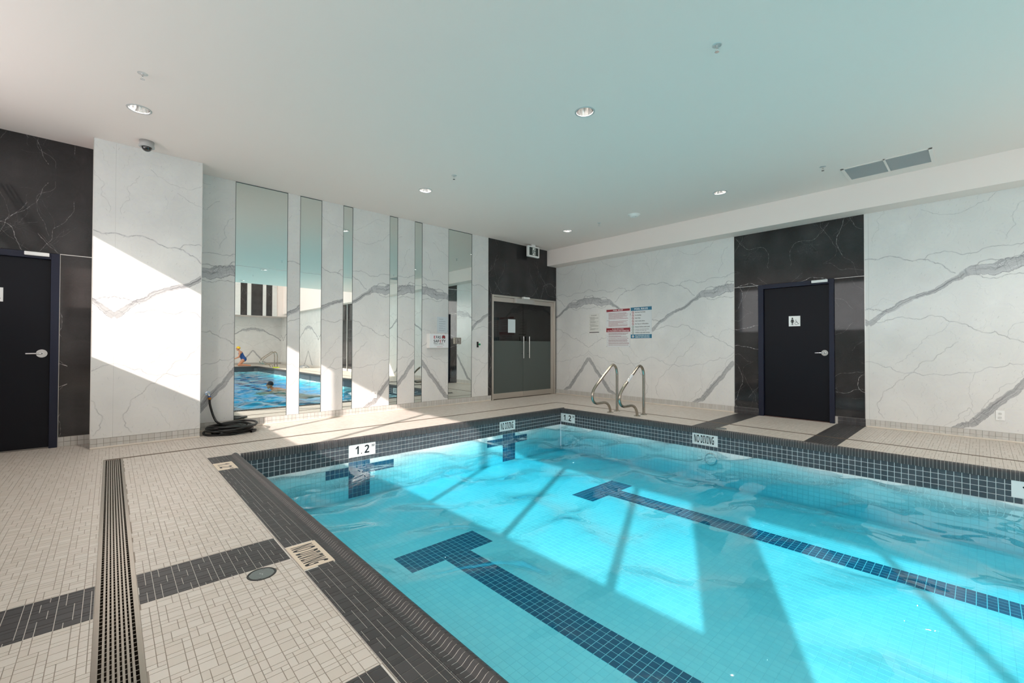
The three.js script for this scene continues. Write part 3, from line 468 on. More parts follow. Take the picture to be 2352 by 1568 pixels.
const pictogram = canvas(256, 256, (c, W, H) => {
  c.fillStyle = '#f1f2f1'; c.fillRect(0, 0, W, H); c.fillStyle = '#141414'; c.strokeStyle = '#141414';
  c.beginPath(); c.arc(82, 58, 19, 0, 7); c.fill();
  c.beginPath(); c.moveTo(62, 82); c.lineTo(102, 82); c.lineTo(126, 142); c.lineTo(115, 147); c.lineTo(98, 106); c.lineTo(112, 164); c.lineTo(98, 164); c.lineTo(97, 226); c.lineTo(85, 226); c.lineTo(84, 166); c.lineTo(80, 166); c.lineTo(79, 226); c.lineTo(67, 226); c.lineTo(66, 164); c.lineTo(52, 164); c.lineTo(66, 106); c.lineTo(49, 147); c.lineTo(38, 142); c.closePath(); c.fill();
  c.lineWidth = 9; c.lineCap = 'round'; c.lineJoin = 'round'; c.beginPath(); c.arc(160, 102, 8, 0, 7); c.fill(); c.beginPath(); c.moveTo(161, 118); c.lineTo(165, 162); c.lineTo(196, 162); c.lineTo(212, 202); c.lineTo(226, 196); c.stroke(); c.beginPath(); c.moveTo(164, 138); c.lineTo(190, 138); c.stroke(); c.lineWidth = 7; c.beginPath(); c.arc(170, 188, 33, -2.2, 0.75, true); c.stroke();
});
const plate = (parent, plane, a0, a1, y0, y1, c, map, flip = false) => part(parent, 'sign_plate', uvBy(plane === 'x' ? box(c, c + 0.004, y0, y1, a0, a1) : box(a0, a1, y0, y1, c, c + 0.004), (x, y, z) => [plane === 'x' ? (a1 - z) / (a1 - a0) : (x - a0) / (a1 - a0), (y - y0) / (y1 - y0)]), phys({ map, color: '#ffffff', roughness: 0.4 }), 'white restroom sign with black pictograms');
{
  // steel door at the left
  const d = structure('door_1', 'navy steel door in the black marble beside the pier', 'door');
  part(d, 'jamb', box(-0.1, 0.03, 0, 2.152, 8.376, 8.442, 0.003), M.navyFrame); part(d, 'jamb', box(-0.1, 0.03, 0, 2.152, 9.16, 9.2, 0.003), M.navyFrame); part(d, 'head', box(-0.1, 0.03, 2.085, 2.152, 8.4425, 9.1595, 0.003), M.navyFrame);
  part(d, 'leaf', box(-0.06, -0.015, 0.012, 2.083, 8.444, 9.158, 0.003), M.navy);
  const s = part(d, 'door_contact', box(0.03, 0.06, 2.108, 2.148, 8.455, 8.64, 0.006), M.plastic, 'white door sensor bar'); void s;
  lever(d, 'x', 8.505, 1.045, -0.015, 1); plate(d, 'x', 8.79, 8.95, 1.597, 1.745, -0.015, pictogram);
  // steel restroom door
  const r = structure('door_3', 'navy steel restroom door in the black marble surround', 'door');
  part(r, 'jamb', box(4.494, 4.572, 0, 2.165, -0.05, 0.03, 0.004), M.navyFrame); part(r, 'jamb', box(5.466, 5.528, 0, 2.165, -0.05, 0.03, 0.004), M.navyFrame); part(r, 'head', box(4.5725, 5.4655, 2.095, 2.165, -0.05, 0.03, 0.003), M.navyFrame);
  part(r, 'leaf', box(4.576, 5.462, 0.014, 2.092, -0.05, -0.012, 0.003), M.navy); part(r, 'threshold', box(4.57, 5.47, 0, 0.01, -0.06, 0.0), std('#4b3430', 0.6));
  part(r, 'door_contact', box(5.25, 5.455, 2.12, 2.16, 0.03, 0.058, 0.006), M.plastic, 'white door sensor bar');
  lever(r, 'z', 5.405, 1.05, -0.012, -1); plate(r, 'z', 4.93, 5.087, 1.468, 1.63, -0.012, pictogram);
  // glass double doors
  const g = structure('door_2', 'frosted glass double doors in a steel frame under black marble', 'door');
  const F = (y0, y1, z0, z1, x0 = -0.06, x1 = 0.02) => box(x0, x1, y0, y1, z0, z1, 0.003);
  part(g, 'jamb', F(0, 2.24, 2.005, 2.048), M.alu); part(g, 'jamb', F(0, 2.24, 0.037, 0.085), M.alu); part(g, 'side_post', F(0, 2.12, 0.088, 0.18, -0.06, -0.01), M.alu); part(g, 'head', F(2.2, 2.24, 0.0855, 2.0045), M.alu); part(g, 'head_panel', F(2.1, 2.198, 0.09, 2.003, -0.06, -0.005), M.alu);
  part(g, 'operator', box(-0.004, 0.07, 2.095, 2.2, 0.82, 1.4, 0.006), std('#bdbbb8', 0.4, 0.6), 'grey door operator box'); part(g, 'sensor', box(0.03, 0.1, 2.2, 2.245, 1.0, 1.2, 0.008), M.plastic, 'white motion sensor');
  for (const [z0, z1] of [[1.104, 2.002], [0.183, 1.098]]) {
    part(g, 'clear_pane', box(-0.03, -0.02, 1.26, 2.098, z0, z1), M.tinted, 'clear upper glass'); part(g, 'frosted_pane', box(-0.03, -0.02, 0.13, 1.259, z0, z1), M.frost, 'frosted lower glass');
    part(g, 'bottom_rail', box(-0.045, -0.005, 0.012, 0.13, z0, z1, 0.003), M.alu);
  }
  for (const z of [1.145, 0.965]) { const h = part(g, 'pull_handle', cyl(0.0135, 0.0135, 0.49, 16, 0.045, 1.118, z), M.chrome, 'tall steel pull bar'); for (const y of [0.98, 1.25]) part(h, 'standoff', cyl(0.009, 0.009, 0.065, 10, 0.012, y, z, 'x'), M.chrome); }
  part(g, 'paper_notice', box(-0.019, -0.017, 1.44, 1.735, 1.345, 1.565), std('#c9d6da', 0.8), 'pale blank paper sheet taped to the glass');
}

// ---------------------------------------------------------------- mirrors
{
  const spec = [[6.024, 6.695, 'widest tall wall mirror beside the coiled hose'], [5.531, 5.852, 'tall wall mirror next to the widest mirror'], [5.037, 5.196, 'slim wall mirror on the hose side of the broad marble panel with the low outlet'], [4.224, 4.381, 'slim wall mirror between the low outlet panel and a narrow marble strip'], [3.728, 3.886, 'slim wall mirror beside the marble panel with the white first aid box'], [2.572, 3.148, 'tall wall mirror with the square push plate']];
  for (const [z0, z1, label] of spec) {
    const g = thing('wall_mirror', label, 'mirror', { at: [0, BY - 0.002, (z0 + z1) / 2] }), h = CEIL - BY, w = (z1 - z0) / 2, j = 2.255 - BY;
    part(g, 'backing', box(-TH, -0.012, 0, h, -w, w), M.edge);
    part(g, 'mirror_pane', box(-0.011, -0.004, 0.004, j - 0.0015, -w + 0.005, w - 0.005), M.mirror); part(g, 'mirror_pane', box(-0.011, -0.004, j + 0.0015, h - 0.006, -w + 0.005, w - 0.005), M.mirror);
    part(g, 'joint_strip', box(-0.011, -0.0035, j - 0.0035, j + 0.0035, -w + 0.005, w - 0.005), std('#c9cfcd', 0.3, 0.5));
    for (const s of [-1, 1]) part(g, 'edge_strip', box(-0.012, 0.001, 0, h, s > 0 ? w - 0.005 : -w, s > 0 ? w : -w + 0.005), M.edge);
    part(g, 'top_strip', box(-0.012, 0.001, h - 0.008, h - 0.001, -w, w), M.edge);
  }
}
// ---------------------------------------------------------------- lettered tiles
{
  const numbers = (pad) => canvas(330, 165, (c, W, H) => { c.fillStyle = pad; c.fillRect(0, 0, W, H); c.fillStyle = '#17181a'; c.font = 'bold 142px sans-serif'; c.textBaseline = 'alphabetic'; c.save(); c.translate(62, 136); c.scale(0.85, 1); c.fillText('1', 0, 0); c.restore(); c.fillRect(140, 124, 12, 12); c.save(); c.translate(180, 136); c.scale(0.92, 1); c.fillText('2', 0, 0); c.restore(); c.font = 'bold 44px sans-serif'; c.fillText('M', 278, 66); c.fillStyle = 'rgba(120,120,118,0.55)'; c.fillRect(163, 0, 2, H); });
  const words = (pad, sx, size) => canvas(330, 165, (c, W, H) => { c.fillStyle = pad; c.fillRect(0, 0, W, H); c.fillStyle = '#151618'; c.font = `bold ${size}px sans-serif`; c.textAlign = 'center'; c.textBaseline = 'middle'; c.translate(W / 2, H / 2 + 4); const k = 286 / c.measureText('NO DIVING').width; c.scale(k * sx, 1); c.fillText('NO DIVING', 0, 0); });
  const N = phys({ map: numbers('#e4e6e4'), roughness: 0.25 }), D = phys({ map: words('#e2e5e3', 1, 150), roughness: 0.25 }), NF = std('#ffffff', 0.5, 0, { map: numbers('#dccdb9') }), DF = std('#ffffff', 0.5, 0, { map: words('#dacab6', 1, 168) });
  const y0 = -0.223, y1 = -0.061;
  const sideX = (z0, z1, m, label) => solo('pool_marker_tile', uvBy(box(XP - 0.006, XP + 0.001, y0, y1, z0, z1), (x, y, z) => [(z1 - z) / (z1 - z0), (y - y0) / (y1 - y0)]), m, label, 'sign tile');
  const sideZ = (x0, x1, m, label) => solo('pool_marker_tile', uvBy(box(x0, x1, y0, y1, ZB - 0.006, ZB + 0.001), (x, y) => [(x - x0) / (x1 - x0), (y - y0) / (y1 - y0)]), m, label, 'sign tile');
  const deckT = (x0, x1, m, label) => solo('deck_marker_tile', uvBy(box(x0, x1, -0.01, 0.0006, 7.066, 7.222), (x, y, z) => [(x - x0) / (x1 - x0), (7.222 - z) / 0.156]), m, label, 'sign tile');
  sideX(5.478, 5.802, N, 'white depth tile reading 1.2 M on the pool side below the mirrors'); sideX(3.068, 3.392, D, 'white no diving tile on the pool side below the mirrors');
  sideZ(1.804, 2.124, N, 'white depth tile reading 1.2 M in the pool corner by the handrails'); sideZ(4.238, 4.562, D, 'white no diving tile on the pool side facing the restroom door'); sideZ(7.193, 7.517, N, 'white depth tile reading 1.2 M on the pool side below the wall outlet');
  deckT(2.0, 2.306, NF, 'beige depth tile reading 1.2 M in the dark deck band'); deckT(4.358, 4.676, DF, 'beige no diving tile in the dark deck band');
}
// ---------------------------------------------------------------- notices on the walls
{
  const strokes = (c, x, y, w, h, lines, color, R) => { c.strokeStyle = color; c.lineWidth = h / lines * 0.42; for (let i = 0; i < lines; i++) { let p = x; const yy = y + (i + 0.5) * h / lines, end = x + w * (R() < 0.3 ? 0.35 + R() * 0.5 : 0.9 + R() * 0.1); while (p < end) { const l = 5 + R() * 22; c.beginPath(); c.moveTo(p, yy); c.lineTo(Math.min(p + l, end), yy); c.stroke(); p += l + 4; } } };
  const fit = (c, text, x, y, w, size, font = 'bold') => { c.save(); c.font = `${font} ${size}px sans-serif`; c.translate(x, y); c.scale(Math.min(1.15, w / c.measureText(text).width), 1); c.fillText(text, 0, 0); c.restore(); };
  const board = (name, label, x0, x1, y0, y1, w, h, draw, rough = 0.25) => solo(name, uvBy(box(x0, x1, y0, y1, 0, 0.006, 0.001), (x, y) => [(x - x0) / (x1 - x0), (y - y0) / (y1 - y0)]), phys({ map: canvas(w, h, draw), roughness: rough }), label, 'sign');
  board('rules_board', 'red and white pool rules board above the board of forbidden things', 1.461, 2.05, 1.54, 1.943, 620, 424, (c, W, H) => { const R = rng(4); c.fillStyle = '#dfe0e1'; c.fillRect(0, 0, W, H); c.fillStyle = '#8e2731'; c.fillRect(4, 4, W - 8, 50); c.fillStyle = '#f2e9e9'; c.textAlign = 'center'; fit(c, 'POOL RULES', W / 2, 42, 260, 40); strokes(c, 18, 68, 30, 12, 1, '#333', R); strokes(c, 60, 82, 520, 150, 9, '#96525c', R); strokes(c, 18, 250, 80, 12, 1, '#333', R); strokes(c, 60, 264, 520, 130, 8, '#96525c', R); c.fillStyle = '#444'; for (const [a, b] of [[12, 12], [W - 12, 12], [12, H - 12], [W - 12, H - 12]]) { c.beginPath(); c.arc(a, b, 5, 0, 7); c.fill(); } });
  board('rules_board', 'red and white board listing what is not permitted under the pool rules', 1.461, 2.05, 1.13, 1.537, 620, 428, (c, W, H) => { const R = rng(5); c.fillStyle = '#dfe0e1'; c.fillRect(0, 0, W, H); c.fillStyle = '#8e2731'; c.fillRect(0, 0, W, 88); c.fillStyle = '#f2e9e9'; c.textAlign = 'center'; fit(c, 'BC POOL REGULATIONS', W / 2, 34, 300, 26); fit(c, 'THE FOLLOWING IS NOT PERMITTED', W / 2, 76, 570, 36); let y = 104; for (const n of [3, 2, 1, 3, 2, 1]) { c.fillStyle = '#703540'; c.beginPath(); c.arc(34, y + 9, 4, 0, 7); c.fill(); strokes(c, 60, y, 540, n * 19, n, '#80404c', R); y += n * 19 + 12; } c.fillStyle = '#444'; for (const a of [12, W - 12]) { c.beginPath(); c.arc(a, H - 12, 6, 0, 7); c.fill(); } });
  board('rules_board', 'blue and white pool rules board with a column of round symbols', 2.066, 2.542, 1.312, 1.95, 500, 670, (c, W, H) => {
    c.fillStyle = '#dfe3e4'; c.fillRect(0, 0, W, H); c.fillStyle = '#2e7391'; c.fillRect(0, 0, W, 72); c.fillRect(0, H - 84, W, 84); c.fillStyle = '#eef4f6'; c.textAlign = 'center'; fit(c, 'POOL RULES', W / 2, 56, 330, 54); c.textAlign = 'left'; fit(c, 'NO LIFEGUARD ON DUTY', 112, H - 48, 340, 30); fit(c, 'SWIM AT YOUR OWN RISK', 112, H - 14, 340, 30);
    const rows = [['No Food, No Drink', 1], ['No Smoking', 1], ["Don't Run", 1], ["Don't swim alone", 1], ['No Toys or Inflatables', 1], ['Shower before enter pool', 0], ['Long hair should be tied back', 0], ['Children only with Parents', 0]];
    rows.forEach(([t, no], i) => { const y = 108 + i * 63; c.lineWidth = 6; c.strokeStyle = no ? '#b5303a' : '#2f6f52'; c.beginPath(); c.arc(56, y, 25, 0, 7); c.stroke(); c.fillStyle = '#222'; c.beginPath(); c.arc(56, y - 3, 8, 0, 7); c.fill(); c.fillRect(50, y + 2, 12, 10); if (no) { c.beginPath(); c.moveTo(39, y - 17); c.lineTo(73, y + 17); c.stroke(); } c.fillStyle = '#1d2022'; if (i === 6) { fit(c, t, 108, y - 2, 330, 26, ''); fit(c, 'or tucked into swim cap', 108, y + 26, 270, 26, ''); } else fit(c, t, 108, y + 11, Math.min(350, t.length * 14.5), 32); });
    c.fillStyle = '#f0f0f0'; c.beginPath(); c.arc(56, H - 42, 25, 0, 7); c.fill(); c.fillStyle = '#222'; c.fillRect(48, H - 56, 14, 26);
  }, 0.16);
  board('paper_notice', 'laminated paper notice with a black bar at its foot on the marble', 0.995, 1.277, 1.44, 1.875, 240, 370, (c, W, H) => { const R = rng(6); c.fillStyle = '#e0dfda'; c.fillRect(0, 0, W, H); strokes(c, 50, 22, 150, 20, 2, '#5c5c58', R); for (let i = 0; i < 4; i++) { strokes(c, 14, 62 + i * 66, 130, 9, 1, '#444', R); strokes(c, 26, 76 + i * 66, 200, 40, 4, '#7d7c77', R); } c.fillStyle = '#23252c'; c.fillRect(8, H - 22, W - 16, 13); });
  solo('paper_notice', uvBy(box(0, 0.003, 1.392, 1.7, 3.165, 3.4), (x, y, z) => [(3.4 - z) / 0.235, (y - 1.392) / 0.308]), std('#ffffff', 0.7, 0, { map: canvas(200, 260, (c, W, H) => { const R = rng(8); c.fillStyle = '#d3dade'; c.fillRect(0, 0, W, H); for (let i = 0; i < 6; i++) strokes(c, 36, 30 + i * 36, 130, 18, 2, '#8f99a3', R); }) }), 'pale blue printed sheet on the marble above the white first aid box', 'notice');
  // first aid box
  const b = thing('first_aid_box', 'white wall box with red and black lettering under a printed sheet', 'box', { at: [0, 1.103, 3.42] });
  part(b, 'case', box(0, 0.098, 0, 0.267, -0.207, 0.207, 0.004), M.plastic); part(b, 'lid_face', uvBy(box(0.098, 0.102, 0.004, 0.263, -0.203, 0.203), (x, y, z) => [(0.203 - z) / 0.406, (y - 0.004) / 0.259]), phys({ roughness: 0.35, map: canvas(470, 300, (c, W, H) => {
    c.fillStyle = '#eceef0'; c.fillRect(0, 0, W, H); c.textBaseline = 'alphabetic'; c.fillStyle = '#1b1c20'; fit(c, 'FAS', 152, 98, 130, 84); c.fillStyle = '#b02c34'; fit(c, 'E', 92, 98, 54, 84); c.fillStyle = '#1b1c20'; fit(c, 'SAF', 92, 184, 150, 84); fit(c, 'TY', 300, 184, 100, 84); c.fillStyle = '#b02c34'; fit(c, 'E', 246, 184, 48, 84);
    for (let k = 0; k < 7; k++) { const a = -Math.PI / 2 + (k - 3) * 0.72; c.fillStyle = k % 2 ? '#b02c34' : '#1b1c20'; c.beginPath(); c.ellipse(350 + Math.cos(a) * 30, 68 + Math.sin(a) * 30, 20, 12, a, 0, 7); c.fill(); } c.fillStyle = '#b02c34'; c.beginPath(); c.arc(350, 68, 20, 0, 7); c.fill(); c.fillStyle = '#1b1c20'; c.fillRect(346, 84, 8, 34);
    fit(c, 'MOBILE  SERVICE', 96, 218, 320, 26); const R = rng(2); strokes(c, 120, 232, 260, 12, 1, '#777', R); c.fillStyle = '#b02c34'; strokes(c, 180, 268, 170, 16, 1, '#b0505a', R);
  }) }), 'front with red and black lettering and a leaf emblem');
  // push plate, switch, outlets
  const p = thing('push_plate', 'square steel push plate with a wheelchair symbol on the mirror', 'push plate', { at: [0, 1.181, 2.93] });
  part(p, 'plate', box(-0.004, 0.022, 0, 0.127, -0.078, 0.078, 0.004), M.steel); part(p, 'symbol_face', uvBy(box(0.022, 0.0235, 0.016, 0.111, -0.05, 0.05), (x, y, z) => [(0.05 - z) / 0.1, (y - 0.016) / 0.095]), std('#ffffff', 0.35, 0.5, { map: canvas(128, 128, (c) => { c.fillStyle = '#a9a59f'; c.fillRect(0, 0, 128, 128); c.strokeStyle = c.fillStyle = '#1c1c1c'; c.lineWidth = 10; c.lineCap = 'round'; c.beginPath(); c.arc(56, 24, 10, 0, 7); c.fill(); c.beginPath(); c.moveTo(57, 40); c.lineTo(62, 76); c.lineTo(86, 76); c.lineTo(98, 106); c.stroke(); c.lineWidth = 8; c.beginPath(); c.arc(62, 88, 26, -2.2, 0.8, true); c.stroke(); }) }));
  const s = thing('exit_switch', 'small wall switch with a green button beside the glass doors', 'switch', { at: [0, 1.112, 2.405] });
  part(s, 'plate', box(0, 0.01, 0, 0.125, -0.055, 0.05, 0.003), M.white); part(s, 'reader', box(0.01, 0.03, 0.004, 0.121, 0.012, 0.05, 0.004), M.black, 'black card reader'); part(s, 'button', cyl(0.019, 0.02, 0.02, 20, 0.018, 0.066, -0.02, 'x'), std('#0f9a62', 0.35), 'green push button');
  const outlet = (label, at, turn) => { const o = thing('wall_outlet', label, 'outlet', { at, turn }); part(o, 'plate', box(-0.037, 0.037, 0, 0.118, 0, 0.007, 0.003), M.plastic); for (const y of [0.036, 0.082]) { const f = part(o, 'socket', cyl(0.017, 0.017, 0.004, 20, 0, y, 0.008, 'z'), std('#dcdcd9', 0.5)); for (const x of [-0.006, 0.006]) part(f, 'slot', box(x - 0.0012, x + 0.0012, y - 0.004, y + 0.005, 0.0098, 0.0104), M.black); } };
  outlet('white wall outlet low on the marble beyond the restroom door', [7.167, 0.25, 0], 0); outlet('white wall outlet low on the sunlit marble between two slim mirrors', [0, 0.25, 4.638], Math.PI / 2);
}
// ---------------------------------------------------------------- handrails
function railPair(at, labels, group) {
  labels.forEach(([dx, label, sticker]) => {
    const g = thing('pool_handrail', label, 'handrail', { at: [at[0] + dx, 0, at[1]], group });
    const q = [[0, 0.004], [0, 0.3], [0, 0.6], [0.005, 0.69], [0.04, 0.775], [0.105, 0.818], [0.18, 0.8], [0.26, 0.745], [0.46, 0.6], [0.62, 0.478], [0.7, 0.39], [0.718, 0.3], [0.68, 0.225], [0.6, 0.19], [0.48, 0.186], [0.36, 0.182], [0.28, 0.15], [0.22, 0.075], [0.205, 0.004]].map(([z, y]) => [0, y, z]);
    part(g, 'rail', tube(q, 0.0225, 150, 16), M.steel);
    for (const z of [0, 0.205]) part(g, 'flange', new THREE.LatheGeometry([[0, 0.012], [0.03, 0.012], [0.05, 0.008], [0.056, 0.002], [0.056, 0]].map((p) => new THREE.Vector2(...p)), 28).translate(0, 0, z), M.steel);
    if (sticker) part(g, 'sticker', tube([[0, 0.672, 0.361], [0, 0.572, 0.497]], 0.0232, 8, 16), std('#dcdde0', 0.5), 'white sticker wrapped round the rail');
  });
}
railPair([2.645, 1.378], [[0, 'bare steel pool handrail nearer the corner by the glass doors', false], [0.522, 'steel pool handrail with a white sticker', true]]);
railPair([18.6, 1.378], [[0, 'steel pool handrail at the far end of the pool', false], [0.52, 'steel pool handrail at the far end of the pool', false]], 'handrails at the far end of the pool');
// ---------------------------------------------------------------- hose
{
  const R = rng(41), g = thing('garden_hose', 'coiled black rubber hose hanging from a wall tap onto the deck', 'hose', { at: [0.33, 0, 6.79] });
  const pts = [[-0.27, 0.43, 0.19], [-0.262, 0.36, 0.186], [-0.25, 0.28, 0.17], [-0.23, 0.2, 0.15], [-0.18, 0.13, 0.12], [-0.09, 0.1, 0.06], [0.02, 0.095, -0.02], [0.13, 0.1, -0.1]];
  const loops = 11, per = 14; let a0 = 0.9;
  for (let i = 0; i < loops * per; i++) { const t = i / (loops * per), a = -0.5 - (i / per) * Math.PI * 2 + a0, wob = Math.floor(i / per), r = 1 - 0.32 * ((wob * 0.37) % 1), ox = (((wob * 53) % 7) - 3) * 0.009, oz = (((wob * 31) % 7) - 3) * 0.012; pts.push([ox + Math.cos(a) * 0.245 * r, 0.1 - 0.084 * t + 0.012 * Math.sin(a * 2 + wob), oz + Math.sin(a) * 0.275 * r + (R() - 0.5) * 0.006]); }
  pts.push([0.1, 0.02, -0.27], [0.2, 0.015, -0.2]);
  part(g, 'hose_tube', tube(pts, 0.0135, 1000, 9), M.rubber);
  const f = part(g, 'tap', cyl(0.022, 0.022, 0.03, 18, -0.312, 0.5, 0.205, 'x'), M.chrome, 'chrome wall tap'); part(f, 'escutcheon', cyl(0.03, 0.03, 0.008, 22, -0.326, 0.5, 0.205, 'x'), M.chrome);
  part(f, 'spout', tube([[-0.31, 0.5, 0.205], [-0.28, 0.5, 0.2], [-0.272, 0.475, 0.195], [-0.27, 0.45, 0.192]], 0.013, 16, 10), M.chrome);
  part(g, 'coupling', cyl(0.019, 0.019, 0.028, 16, -0.27, 0.437, 0.19), std('#b8792e', 0.3, 0.9), 'brass coupling'); part(g, 'collar', cyl(0.02, 0.02, 0.02, 8, -0.27, 0.461, 0.192), std('#3d5f9e', 0.4), 'blue tap collar');
}
// ---------------------------------------------------------------- lids in the deck
for (const [x, z, r, label] of [[4.575, 7.388, 0.058, 'round grey skimmer lid in the deck beside the beige no diving tile'], [4.545, 1.70, 0.07, 'round dark skimmer lid in the deck in front of the restroom door']]) {
  const g = thing('skimmer_lid', label, 'lid', { at: [x, 0, z] });
  part(g, 'ring', new THREE.LatheGeometry([[r, -0.01], [r + 0.007, 0.0005], [r + 0.004, 0.0026], [r - 0.003, 0.002], [r - 0.003, -0.01]].map((p) => new THREE.Vector2(...p)), 48), std('#2f3130', 0.6));
  part(g, 'cover', uvBy(cyl(r - 0.004, r - 0.004, 0.012, 48, 0, -0.0048, 0), (a, b, c) => [a / (2 * r) + 0.5, c / (2 * r) + 0.5]), std('#ffffff', 0.55, 0.1, { map: canvas(256, 256, (c) => { const R = rng(3); c.fillStyle = '#6f7776'; c.fillRect(0, 0, 256, 256); for (let i = 0; i < 900; i++) { c.fillStyle = `rgba(${R() < 0.5 ? '170,176,174' : '50,56,54'},${R() * 0.2})`; c.fillRect(R() * 256, R() * 256, 2 + R() * 7, 1 + R() * 4); } c.strokeStyle = 'rgba(205,210,208,0.8)'; c.lineWidth = 4; c.beginPath(); c.moveTo(96, 118); c.lineTo(118, 112); c.lineTo(128, 138); c.lineTo(150, 126); c.lineTo(166, 132); c.stroke(); }) }));
  for (const a of [0.4, 3.5]) part(g, 'screw', cyl(0.006, 0.006, 0.003, 10, Math.cos(a) * r * 0.8, 0.001, Math.sin(a) * r * 0.8), std('#8b8f8d', 0.4, 0.8));
}
// ---------------------------------------------------------------- ceiling fittings
{
  const rib = new THREE.LatheGeometry([[0.079, 0], [0.074, 0.03], [0.066, 0.07], [0.052, 0.11], [0.034, 0.13]].map((p) => new THREE.Vector2(...p)), 36);
  const pos = rib.attributes.position; for (let i = 0; i < pos.count; i++) { const x = pos.getX(i), z = pos.getZ(i), a = Math.atan2(z, x), r = Math.hypot(x, z) * (1 + 0.035 * Math.cos(a * 18)); pos.setXYZ(i, Math.cos(a) * r, pos.getY(i), Math.sin(a) * r); } rib.computeVertexNormals();
  const trim = new THREE.LatheGeometry([[0.079, 0.002], [0.08, -0.004], [0.088, -0.006], [0.096, -0.003], [0.097, 0.001]].map((p) => new THREE.Vector2(...p)), 40);
  const lamp = new THREE.MeshStandardMaterial({ color: '#ffffff', emissive: '#fff4e6', emissiveIntensity: 1.6 }), chromeIn = std('#e6e6e6', 0.12, 1, { side: THREE.DoubleSide });
  const nearLamp = ['recessed chrome downlight closest to the exit sign', 'recessed chrome downlight over the pool edge below the slim mirrors', 'recessed chrome downlight beside the dome camera', 'recessed chrome downlight between the smoke detector and the air grille', 'recessed chrome downlight over the middle of the pool', 'recessed chrome downlight over the deck stripe by the drain grate'];
  const nearHead = ['pendent fire sprinkler between the exit sign downlight and the smoke detector', 'pendent fire sprinkler over the pool near the slim mirrors', 'pendent fire sprinkler above the near deck beyond the dome camera', 'pendent fire sprinkler beside the air grille', 'pendent fire sprinkler over the middle of the pool near the air grille', 'pendent fire sprinkler above the near deck stripe'];
  let lampNo = 0, headNo = 0;
  for (const [x, z] of DL) {
    const g = thing('ceiling_downlight', nearLamp[lampNo++] ?? 'recessed chrome downlight over the pool past the air grille', 'downlight', { at: [x, CEIL, z], group: 'recessed ceiling downlights' });
    part(g, 'trim_ring', trim, std('#c9c9c8', 0.4, 0.3)); part(g, 'reflector', rib, chromeIn); part(g, 'housing', cyl(0.082, 0.082, 0.004, 24, 0, 0.16, 0), M.white);
    part(g, 'lamp', new THREE.SphereGeometry(0.03, 18, 12).translate(0, 0.128, 0), lamp);
    const l = new THREE.SpotLight(lin(1, 0.93, 0.84), 8, 0, 1.2, 1, 2); l.name = 'downlight_beam'; l.position.set(0, 0.09, 0); l.target.position.set(0, -3, 0); l.castShadow = true; l.shadow.radius = 1.5; g.add(l, l.target);
  }
  for (const x of [2.24, 5.67, 8.9]) for (const z of [1.35, 4.6, 7.775]) {
    const g = thing('fire_sprinkler', nearHead[headNo++] ?? 'pendent fire sprinkler over the pool past the air grille', 'sprinkler', { at: [x, CEIL, z], group: 'ceiling fire sprinklers' });
    part(g, 'escutcheon', new THREE.LatheGeometry([[0, -0.004], [0.018, -0.004], [0.03, -0.003], [0.036, 0]].map((p) => new THREE.Vector2(...p)), 24), std('#d9d9d8', 0.35, 0.4)); part(g, 'body', cyl(0.009, 0.007, 0.02, 12, 0, -0.013, 0), M.chrome);
    for (const s of [-1, 1]) part(g, 'frame_arm', tube([[s * 0.006, -0.022, 0], [s * 0.013, -0.034, 0], [s * 0.003, -0.048, 0]], 0.0018, 8, 6), M.chrome); part(g, 'deflector', cyl(0.016, 0.016, 0.0015, 16, 0, -0.05, 0), M.chrome);
  }
  const sm = thing('smoke_detector', 'round white smoke detector on the ceiling', 'smoke detector', { at: [2.955, CEIL, 1.33] });
  part(sm, 'base', cyl(0.105, 0.1, 0.012, 36, 0, -0.006, 0), M.plastic); part(sm, 'dome', new THREE.LatheGeometry([[0, -0.045], [0.04, -0.044], [0.06, -0.038], [0.078, -0.024], [0.088, -0.012]].map((p) => new THREE.Vector2(...p)), 36), M.plastic); part(sm, 'led', cyl(0.005, 0.005, 0.003, 8, 0.05, -0.043, 0.02), std('#5c5c5a', 0.4));
  const cm = thing('security_camera', 'grey dome security camera under the ceiling above the marble pier', 'camera', { at: [0.68, CEIL, 7.675] });
  part(cm, 'housing', new THREE.LatheGeometry([[0, 0], [0.066, 0], [0.066, -0.045], [0.071, -0.05], [0.071, -0.066], [0.058, -0.07], [0.048, -0.066], [0, -0.066]].map((p) => new THREE.Vector2(...p)), 40), std('#b9b9b8', 0.45)); part(cm, 'dome', new THREE.SphereGeometry(0.047, 28, 14, 0, Math.PI * 2, Math.PI / 2, Math.PI / 2).translate(0, -0.066, 0), phys({ color: '#16171a', roughness: 0.05, clearcoat: 1 }), 'black glass dome'); part(cm, 'lens', cyl(0.014, 0.014, 0.03, 14, 0.012, -0.085, -0.008), std('#3a3c3e', 0.2, 0.6));
  // return air grille
  const gr = thing('ceiling_grille', 'rectangular white return air grille with two louvred panels', 'air grille', { at: [6.228, CEIL, 0.82] }), W = 0.425, D = 0.275;
  for (const [x0, x1, z0, z1] of [[-W, W, -D, -D + 0.03], [-W, W, D - 0.03, D], [-W, -W + 0.035, -D, D], [W - 0.035, W, -D, D], [-0.011, 0.011, -D, D]]) part(gr, 'frame_bar', box(x0, x1, -0.008, 0, z0, z1, 0.002), M.paint);
  part(gr, 'backing', box(-W + 0.02, W - 0.02, -0.0015, 0, -D + 0.02, D - 0.02), std('#d6d6d6', 0.8));
  for (const [x0, x1] of [[-W + 0.035, -0.011], [0.011, W - 0.035]]) { const l = []; for (let z = -D + 0.036; z < D - 0.034; z += 0.0125) l.push(new THREE.BoxGeometry(x1 - x0, 0.0012, 0.0105).rotateX(0.45).translate((x0 + x1) / 2, -0.005, z)); part(gr, 'louvre_panel', merged(l), std('#e6e6e6', 0.5)); }
